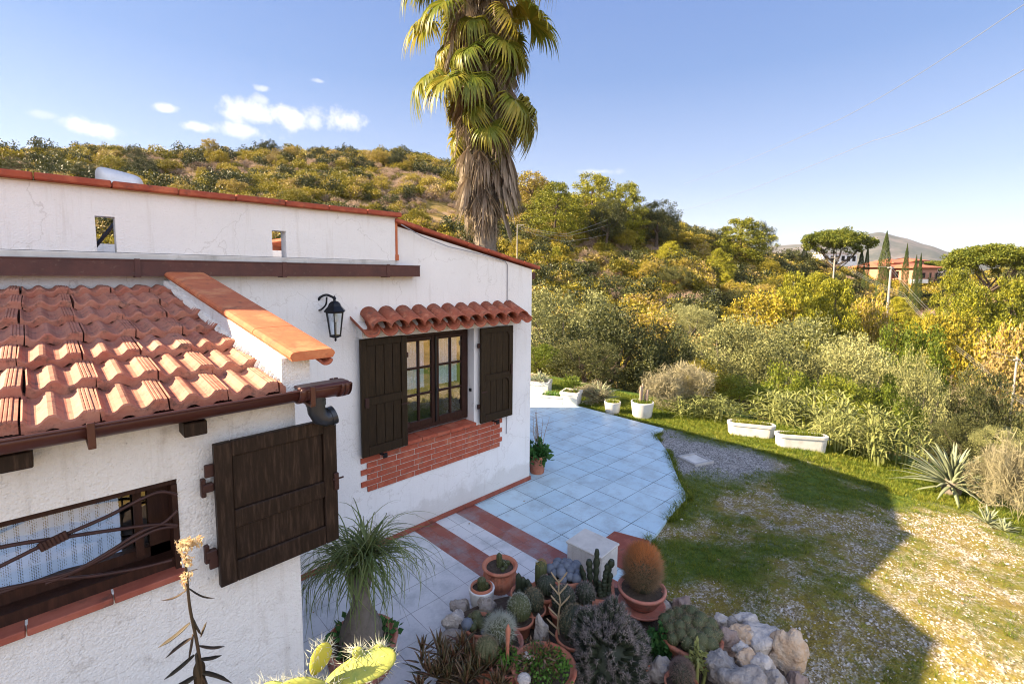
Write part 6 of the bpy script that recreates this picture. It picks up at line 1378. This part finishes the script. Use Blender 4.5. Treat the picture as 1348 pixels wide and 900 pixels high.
# ================================================================== FAR BUILDINGS, POLES, CABLES
# villa
c=at(1200,356,150); c[2]=at(1200,375,150)[2]; base_z=min(gz(c[0],c[1]),c[2])-3
vl=thing('villa','salmon coloured villa with low red roofs behind the cypresses','house',(c[0],c[1],base_z)); T_=RT*1.; T_=np.array([RT[0],RT[1],0]);T_/=np.linalg.norm(T_); N_=np.array([-T_[1],T_[0],0]); A=np.array([T_,N_,[0,0,1]])
def far(u,v,d=150): return at(u,v,d)
mb=MB(); mr=MB()
def block(u0,u1,vt,vb,dd,roofh=1.0,ov=.8,m=None):
    a=far(u0,vb,dd);b2=far(u1,vb,dd); t=far((u0+u1)/2,vt,dd)[2]; cc=(a+b2)/2; L_=np.linalg.norm((b2-a)[:2]); z0_=base_z-1; dep=9
    mb.obox((cc[0]-N_[0]*-dep/2,cc[1]-N_[1]*-dep/2,(z0_+t)/2),(L_,dep,t-z0_),A); q=np.array([cc[0]+N_[0]*dep/2,cc[1]+N_[1]*dep/2,t])
    h=[(sx*(L_/2+ov),sy*(dep/2+ov)) for sx,sy in ((-1,-1),(1,-1),(1,1),(-1,1))]; vs=[q+T_*x+N_*y for x,y in h]+[q+T_*x+N_*y+np.array([0,0,.25]) for x,y in h]+[q+T_*sx*(L_/2-1.5)+np.array([0,0,.25+roofh]) for sx in (-1,1)]
    mr.add(vs,[(0,3,2,1),(0,1,5,4),(1,2,6,5),(2,3,7,6),(3,0,4,7),(4,5,9,8),(6,7,8,9),(5,6,9),(7,4,8)])
block(1152,1186,352,372,150); block(1172,1200,347,372,156,1.1); block(1196,1238,353,374,148,.9); block(1200,1216,344,372,160,.8)
mb.build('wall',M['villa'],vl); mr.build('roof',M['roof'],vl)
g=np.random.default_rng(3)
for u0,u1,vt,vb in ((1156,1161,358,366),(1168,1173,357,366),(1178,1183,357,366),(1203,1209,359,367),(1214,1218,359,366),(1223,1226,359,366),(1230,1234,359,367)):
    dd=149.2 if u0<1190 else 147.2; a=far(u0,vb,dd);b2=far(u1,vt,dd); cc=(a+b2)/2; m_=MB(); m_.obox(cc,(np.linalg.norm((b2-a)[:2]),.3,b2[2]-a[2]),A); m_.build('window',M['dark'],vl)
m_=MB(); a=far(1198,370,145); b2=far(1222,370,145); m_.obox((a+b2)/2,(np.linalg.norm(b2-a),1.2,.9),A); m_.build('terrace_wall',M['white'],vl)
c=at(1095,340,170); wb=thing('white_house','long white house under the umbrella pine','house',(c[0],c[1],gz(c[0],c[1]))); mb=MB(); zt2=at(1095,334,170)[2]; zb2=min(gz(c[0],c[1]),at(1095,350,170)[2]-1); mb.obox((c[0],c[1],(zt2+zb2)/2),(msz(c,44),7,zt2-zb2),A); mb.build('wall',M['white'],wb)
mb=MB(); mb.obox((c[0],c[1],zt2+.15),(msz(c,46),8,.3),A); mb.build('roof',M['conc'],wb)
for k_ in range(6): q=c+T_*msz(c,-17+7*k_)-N_*3.52; mb=MB(); mb.obox((q[0],q[1],zt2-1.5),(.9,.1,1.5),A); mb.build('window',M['dark'],wb)
# low wall and track on the opposite slope
def gp(u,v,n=30,f=300): return ongr(u,v,n,f)
a=gp(862,386);b2=gp(936,394)
if a is not None and b2 is not None:
    w_=thing('garden_wall','low reddish retaining wall beside the track on the opposite slope','wall',(a+b2)/2); mb=MB(); n=6
    for i in range(n):
        p=a+(b2-a)*i/n;q=a+(b2-a)*(i+1)/n; p[2]=gz(p[0],p[1]);q[2]=gz(q[0],q[1]); hw=1.5-.7*i/n; mb.add([p+[0,0,-.5],q+[0,0,-.5],q+[0,0,hw-.1],p+[0,0,hw]]+[x+N_*.4 for x in (p+[0,0,-.5],q+[0,0,-.5],q+[0,0,hw-.1],p+[0,0,hw])],[(0,1,2,3),(7,6,5,4),(3,2,6,7),(0,3,7,4),(1,5,6,2)])
    mb.build('wall_face',mat('red_stone',(.42,.22,.15),(.36,.18,.12),scale=1),w_); mb=MB(); mb.obox(a+[0,0,.6],(.5,.5,2.2),A); mb.obox(b2+[0,0,.5],(.7,.7,1.8),A); mb.build('gate_pillar',M['wall2'],w_)
    tv=[];
    P=[gp(u,v) for u,v in ((850,390),(880,393),(910,396),(940,398),(960,398))]; P=[p for p in P if p is not None]
    mb=MB()
    for p,q in zip(P[:-1],P[1:]): mb.add([p+[0,0,.25],q+[0,0,.25],q-N_*2.4+[0,0,.1],p-N_*2.4+[0,0,.1]],[(0,3,2,1)])
    props(mb.build('track',mat('pale_earth',(.55,.45,.36),(.45,.33,.24),scale=.5)),kind='structure')
# dirt bank at the right
P=[(1262,478),(1290,470),(1320,462),(1348,458)]
# poles
def pole(u,yt,yb,d,wpx,label,arm=False,group='utility poles in the valley'):
    t=at(u,yt,d); z0_=gz(t[0],t[1])-.3; o=thing('utility_pole',label,'pole',(t[0],t[1],z0_),group); mb=MB(); r_=msz(t,wpx)/2; mb.tube([(t[0],t[1],z0_),(t[0],t[1],t[2])],[r_,r_*.75],8); mb.build('post',M['post'],o)
    mb=MB(); q=T_*msz(t,4 if not arm else 9); mb.tube([t-q*(0 if arm else 1)+[0,0,-.15*(0 if arm else 1)],t+q+[0,0,-.15*(0 if arm else 1)]],r_*.6,6); mb.build('cross_arm',M['post'],o); return t
pA=pole(1099,338,366,95,2.2,'pale pole just right of the umbrella pine trunk'); pB=pole(1173,351,390,80,3.2,'thicker pole in front of the villa'); pC=pole(1339,470,500,42,3,'weathered pole at the right edge'); pD=pole(681,296,340,30,1.6,'thin grey pole behind the house roof',True)
pE=pole(1013,303,326,190,1.0,'far thin mast on the skyline')
def cable(pts,sag,r_,label,group='overhead cables across the valley'):
    P=[]
    for a,b2 in zip(pts[:-1],pts[1:]):
        a=np.array(a);b2=np.array(b2); n=14
        for i in range(n): t=i/n; q=a+(b2-a)*t; q[2]-=sag*4*t*(1-t); P.append(q)
    P.append(np.array(pts[-1])); mb=MB(); mb.tube(P,r_,4); props(mb.build('overhead_cable',M['wire'],None,loc=tuple(P[0])),label,'cable',group)
for i,(dy,l) in enumerate(((0,'upper cable from the umbrella pine pole to the lower right'),(3,'middle cable from the umbrella pine pole to the lower right'),(6,'lower cable from the umbrella pine pole to the lower right'))):
    cable([at(1099,339+dy*.5,95),at(1190,386+dy,70),at(1290,478+dy,45),at(1390,545+dy,34)],.4,.010,l)
for i,(dy,l) in enumerate(((0,'thick cable from the villa pole to the right pole'),(4,'thin cable just under the thick one'))):
    cable([pB+[0,0,-dy*.1],at(1258,440+dy,60),pC+[0,0,-dy*.06],at(1400,510+dy,36)],.3,.010,l)
cable([pB,at(1099,340,95)],.5,.014,'cable between the two pale poles')
for i,(y0,y1,l) in enumerate(((277,330,'top cable over the pines'),(284,338,'second cable over the pines'),(303,345,'lowest cable below the pines'))):
    cable([pD+[0,0,-.1*i],at(745,[308,311,318][i],45),at(800,[289,296,308][i],75)],.1,.010,l,'cables leaving the thin pole behind the roof')
cable([at(1400,-30,26),at(1100,160,45),at(900,242,90)],.3,.014,'thin upper cable crossing the blue sky','cables across the sky')
cable([at(1400,60,24),at(1150,185,40),at(905,275,90)],.4,.014,'thin lower cable crossing the blue sky','cables across the sky')
# ================================================================== LIGHT, SKY, AIR
SX,SY=1.2,-1.12
slen=math.hypot(SX,SY); EL=math.atan2(1,slen)
sd=bpy.data.lights.new('sun','SUN'); sd.energy=5; sd.angle=R(.53); sd.color=(1,.80,.54)
so=bpy.data.objects.new('sun',sd); COL.objects.link(so); so.rotation_euler=Vector((SX,SY,-1)).to_track_quat('-Z','Y').to_euler()
w=bpy.data.worlds.new('World'); sc.world=w; w.use_nodes=True; nt=w.node_tree; L=nt.links.new
bg=nt.nodes['Background']; sk=nt.nodes.new('ShaderNodeTexSky'); sk.sky_type='NISHITA'; sk.sun_disc=False
sk.sun_elevation=EL; sk.sun_rotation=math.atan2(-SX,-SY); sk.air_density=1.15; sk.dust_density=.25; sk.ozone_density=4; sk.altitude=50
tcn=nt.nodes.new('ShaderNodeTexCoord'); D_=tcn.outputs['Generated']
clouds=[(332,150,36,20,1),(385,153,42,18,1),(322,172,40,11,.8),(345,132,14,8,.6),(128,170,34,11,1),(457,158,20,15,1),(266,168,24,7,.9),(218,142,14,6,.85),(346,117,9,4.5,.6),(421,107,8,3,.5),(790,226,24,5,.6),(52,150,16,6,.35),(410,160,18,14,.8),(105,165,14,6,.7),(1290,318,70,8,.25)]
nz=nt.nodes.new('ShaderNodeTexNoise'); nz.inputs['Scale'].default_value=26; nz.inputs['Detail'].default_value=7; nz.inputs['Roughness'].default_value=.6; L(D_,nz.inputs['Vector'])
acc=None
def mth(op,a,b=None,c=None):
    n=nt.nodes.new('ShaderNodeMath'); n.operation=op
    for i,v in enumerate((a,b,c)):
        if v is None: continue
        if isinstance(v,(int,float)): n.inputs[i].default_value=v
        else: L(v,n.inputs[i])
    return n.outputs[0]
for (px,py,a,b_,s_) in clouds:
    d=ray(px,py); d/=np.linalg.norm(d); e1=np.cross(d,[0,0,1.]); e1/=np.linalg.norm(e1); e2=np.cross(e1,d)
    k=1/np.linalg.norm(ray(px,py)); wa=a/F*k*.9; wb=b_/F*k*.85
    def dot(v,s):
        n=nt.nodes.new('ShaderNodeVectorMath'); n.operation='DOT_PRODUCT'; L(D_,n.inputs[0]); n.inputs[1].default_value=tuple(v*s); return n.outputs['Value']
    x=dot(e1,1/wa); y=dot(e2,1/wb); r2=mth('ADD',mth('MULTIPLY',x,x),mth('MULTIPLY',y,y)); r_=mth('SQRT',r2)
    q=mth('ADD',r_,mth('MULTIPLY',mth('SUBTRACT',nz.outputs['Fac'],.5),-3.2))
    mr=nt.nodes.new('ShaderNodeMapRange'); mr.interpolation_type='SMOOTHSTEP'; mr.inputs[1].default_value=1.3; mr.inputs[2].default_value=.2; mr.inputs[3].default_value=0; mr.inputs[4].default_value=s_; L(q,mr.inputs[0])
    fr=mth('MULTIPLY',mr.outputs[0],mth('GREATER_THAN',dot(d,1),.5)); acc=fr if acc is None else mth('MAXIMUM',acc,fr)
mx=nt.nodes.new('ShaderNodeMix'); mx.data_type='RGBA'; sx=nt.nodes.new('ShaderNodeSeparateXYZ'); L(D_,sx.inputs[0])
gr=nt.nodes.new('ShaderNodeValToRGB'); els=[(0,(1.95,1.95,2.15)),(.07,(1.65,1.75,2.1)),(.17,(1.05,1.25,1.85)),(.36,(.46,.74,1.5)),(.6,(.30,.54,1.4)),(1,(.22,.42,1.25))]
while len(gr.color_ramp.elements)<len(els): gr.color_ramp.elements.new(.5)
for e,(p_,c_) in zip(gr.color_ramp.elements,els): e.position=p_; e.color=(c_[0]/3.2,c_[1]/3.2,c_[2]/3.2,1)
L(sx.outputs['Z'],gr.inputs[0]); gm=nt.nodes.new('ShaderNodeVectorMath'); gm.operation='SCALE'; L(gr.outputs[0],gm.inputs[0]); gm.inputs['Scale'].default_value=3.2
sm=nt.nodes.new('ShaderNodeMix'); sm.data_type='RGBA'; sm.inputs[0].default_value=.86; L(sk.outputs[0],sm.inputs[6]); L(gm.outputs[0],sm.inputs[7])
L(acc,mx.inputs[0]); L(sm.outputs[2],mx.inputs[6]); mx.inputs[7].default_value=(2.5,2.55,2.8,1)
# unseen bright cloud bank, added behind the viewer to fill the shaded walls
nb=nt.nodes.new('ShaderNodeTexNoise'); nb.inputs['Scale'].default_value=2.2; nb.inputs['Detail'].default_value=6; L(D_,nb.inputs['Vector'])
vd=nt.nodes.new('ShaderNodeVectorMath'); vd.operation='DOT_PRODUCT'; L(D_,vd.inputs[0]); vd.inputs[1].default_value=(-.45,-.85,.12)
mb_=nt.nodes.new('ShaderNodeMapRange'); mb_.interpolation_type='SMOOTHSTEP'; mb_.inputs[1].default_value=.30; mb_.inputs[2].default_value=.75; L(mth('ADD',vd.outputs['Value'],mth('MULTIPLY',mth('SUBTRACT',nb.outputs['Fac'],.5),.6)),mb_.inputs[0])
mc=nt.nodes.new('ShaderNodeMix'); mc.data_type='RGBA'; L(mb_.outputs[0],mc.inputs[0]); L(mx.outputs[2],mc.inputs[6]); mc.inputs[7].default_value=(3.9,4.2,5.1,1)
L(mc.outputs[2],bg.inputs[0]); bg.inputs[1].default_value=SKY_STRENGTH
# haze: one closed box round everything
if HAZE>0:
    mb=MB(); mb.box((-15500,-15500,-140),(15500,15500,560)); hz=mb.build('haze',None); hz['kind']='stuff'
    m=bpy.data.materials.new('air'); m.use_nodes=True; nt=m.node_tree; nt.nodes.clear(); o=nt.nodes.new('ShaderNodeOutputMaterial'); v=nt.nodes.new('ShaderNodeVolumePrincipled')
    v.inputs['Color'].default_value=(.80,.88,1,1); v.inputs['Density'].default_value=HAZE; v.inputs['Anisotropy'].default_value=.2; nt.links.new(v.outputs[0],o.inputs['Volume']); hz.data.materials.append(m)
sc.view_settings.view_transform='Standard'; sc.view_settings.look='None'; sc.view_settings.gamma=1; sc.view_settings.exposure=EXPO
sc.render.engine='CYCLES'; sc.cycles.use_denoising=True; sc.cycles.max_bounces=6; sc.cycles.transparent_max_bounces=12; sc.cycles.diffuse_bounces=3; sc.cycles.glossy_bounces=3; sc.cycles.volume_bounces=0
sc.cycles.filter_width=1.1; sc.cycles.sample_clamp_indirect=4; sc.cycles.use_adaptive_sampling=True; sc.cycles.adaptive_threshold=.008
try: sc.cycles.denoiser='OPENIMAGEDENOISE'
except Exception: pass
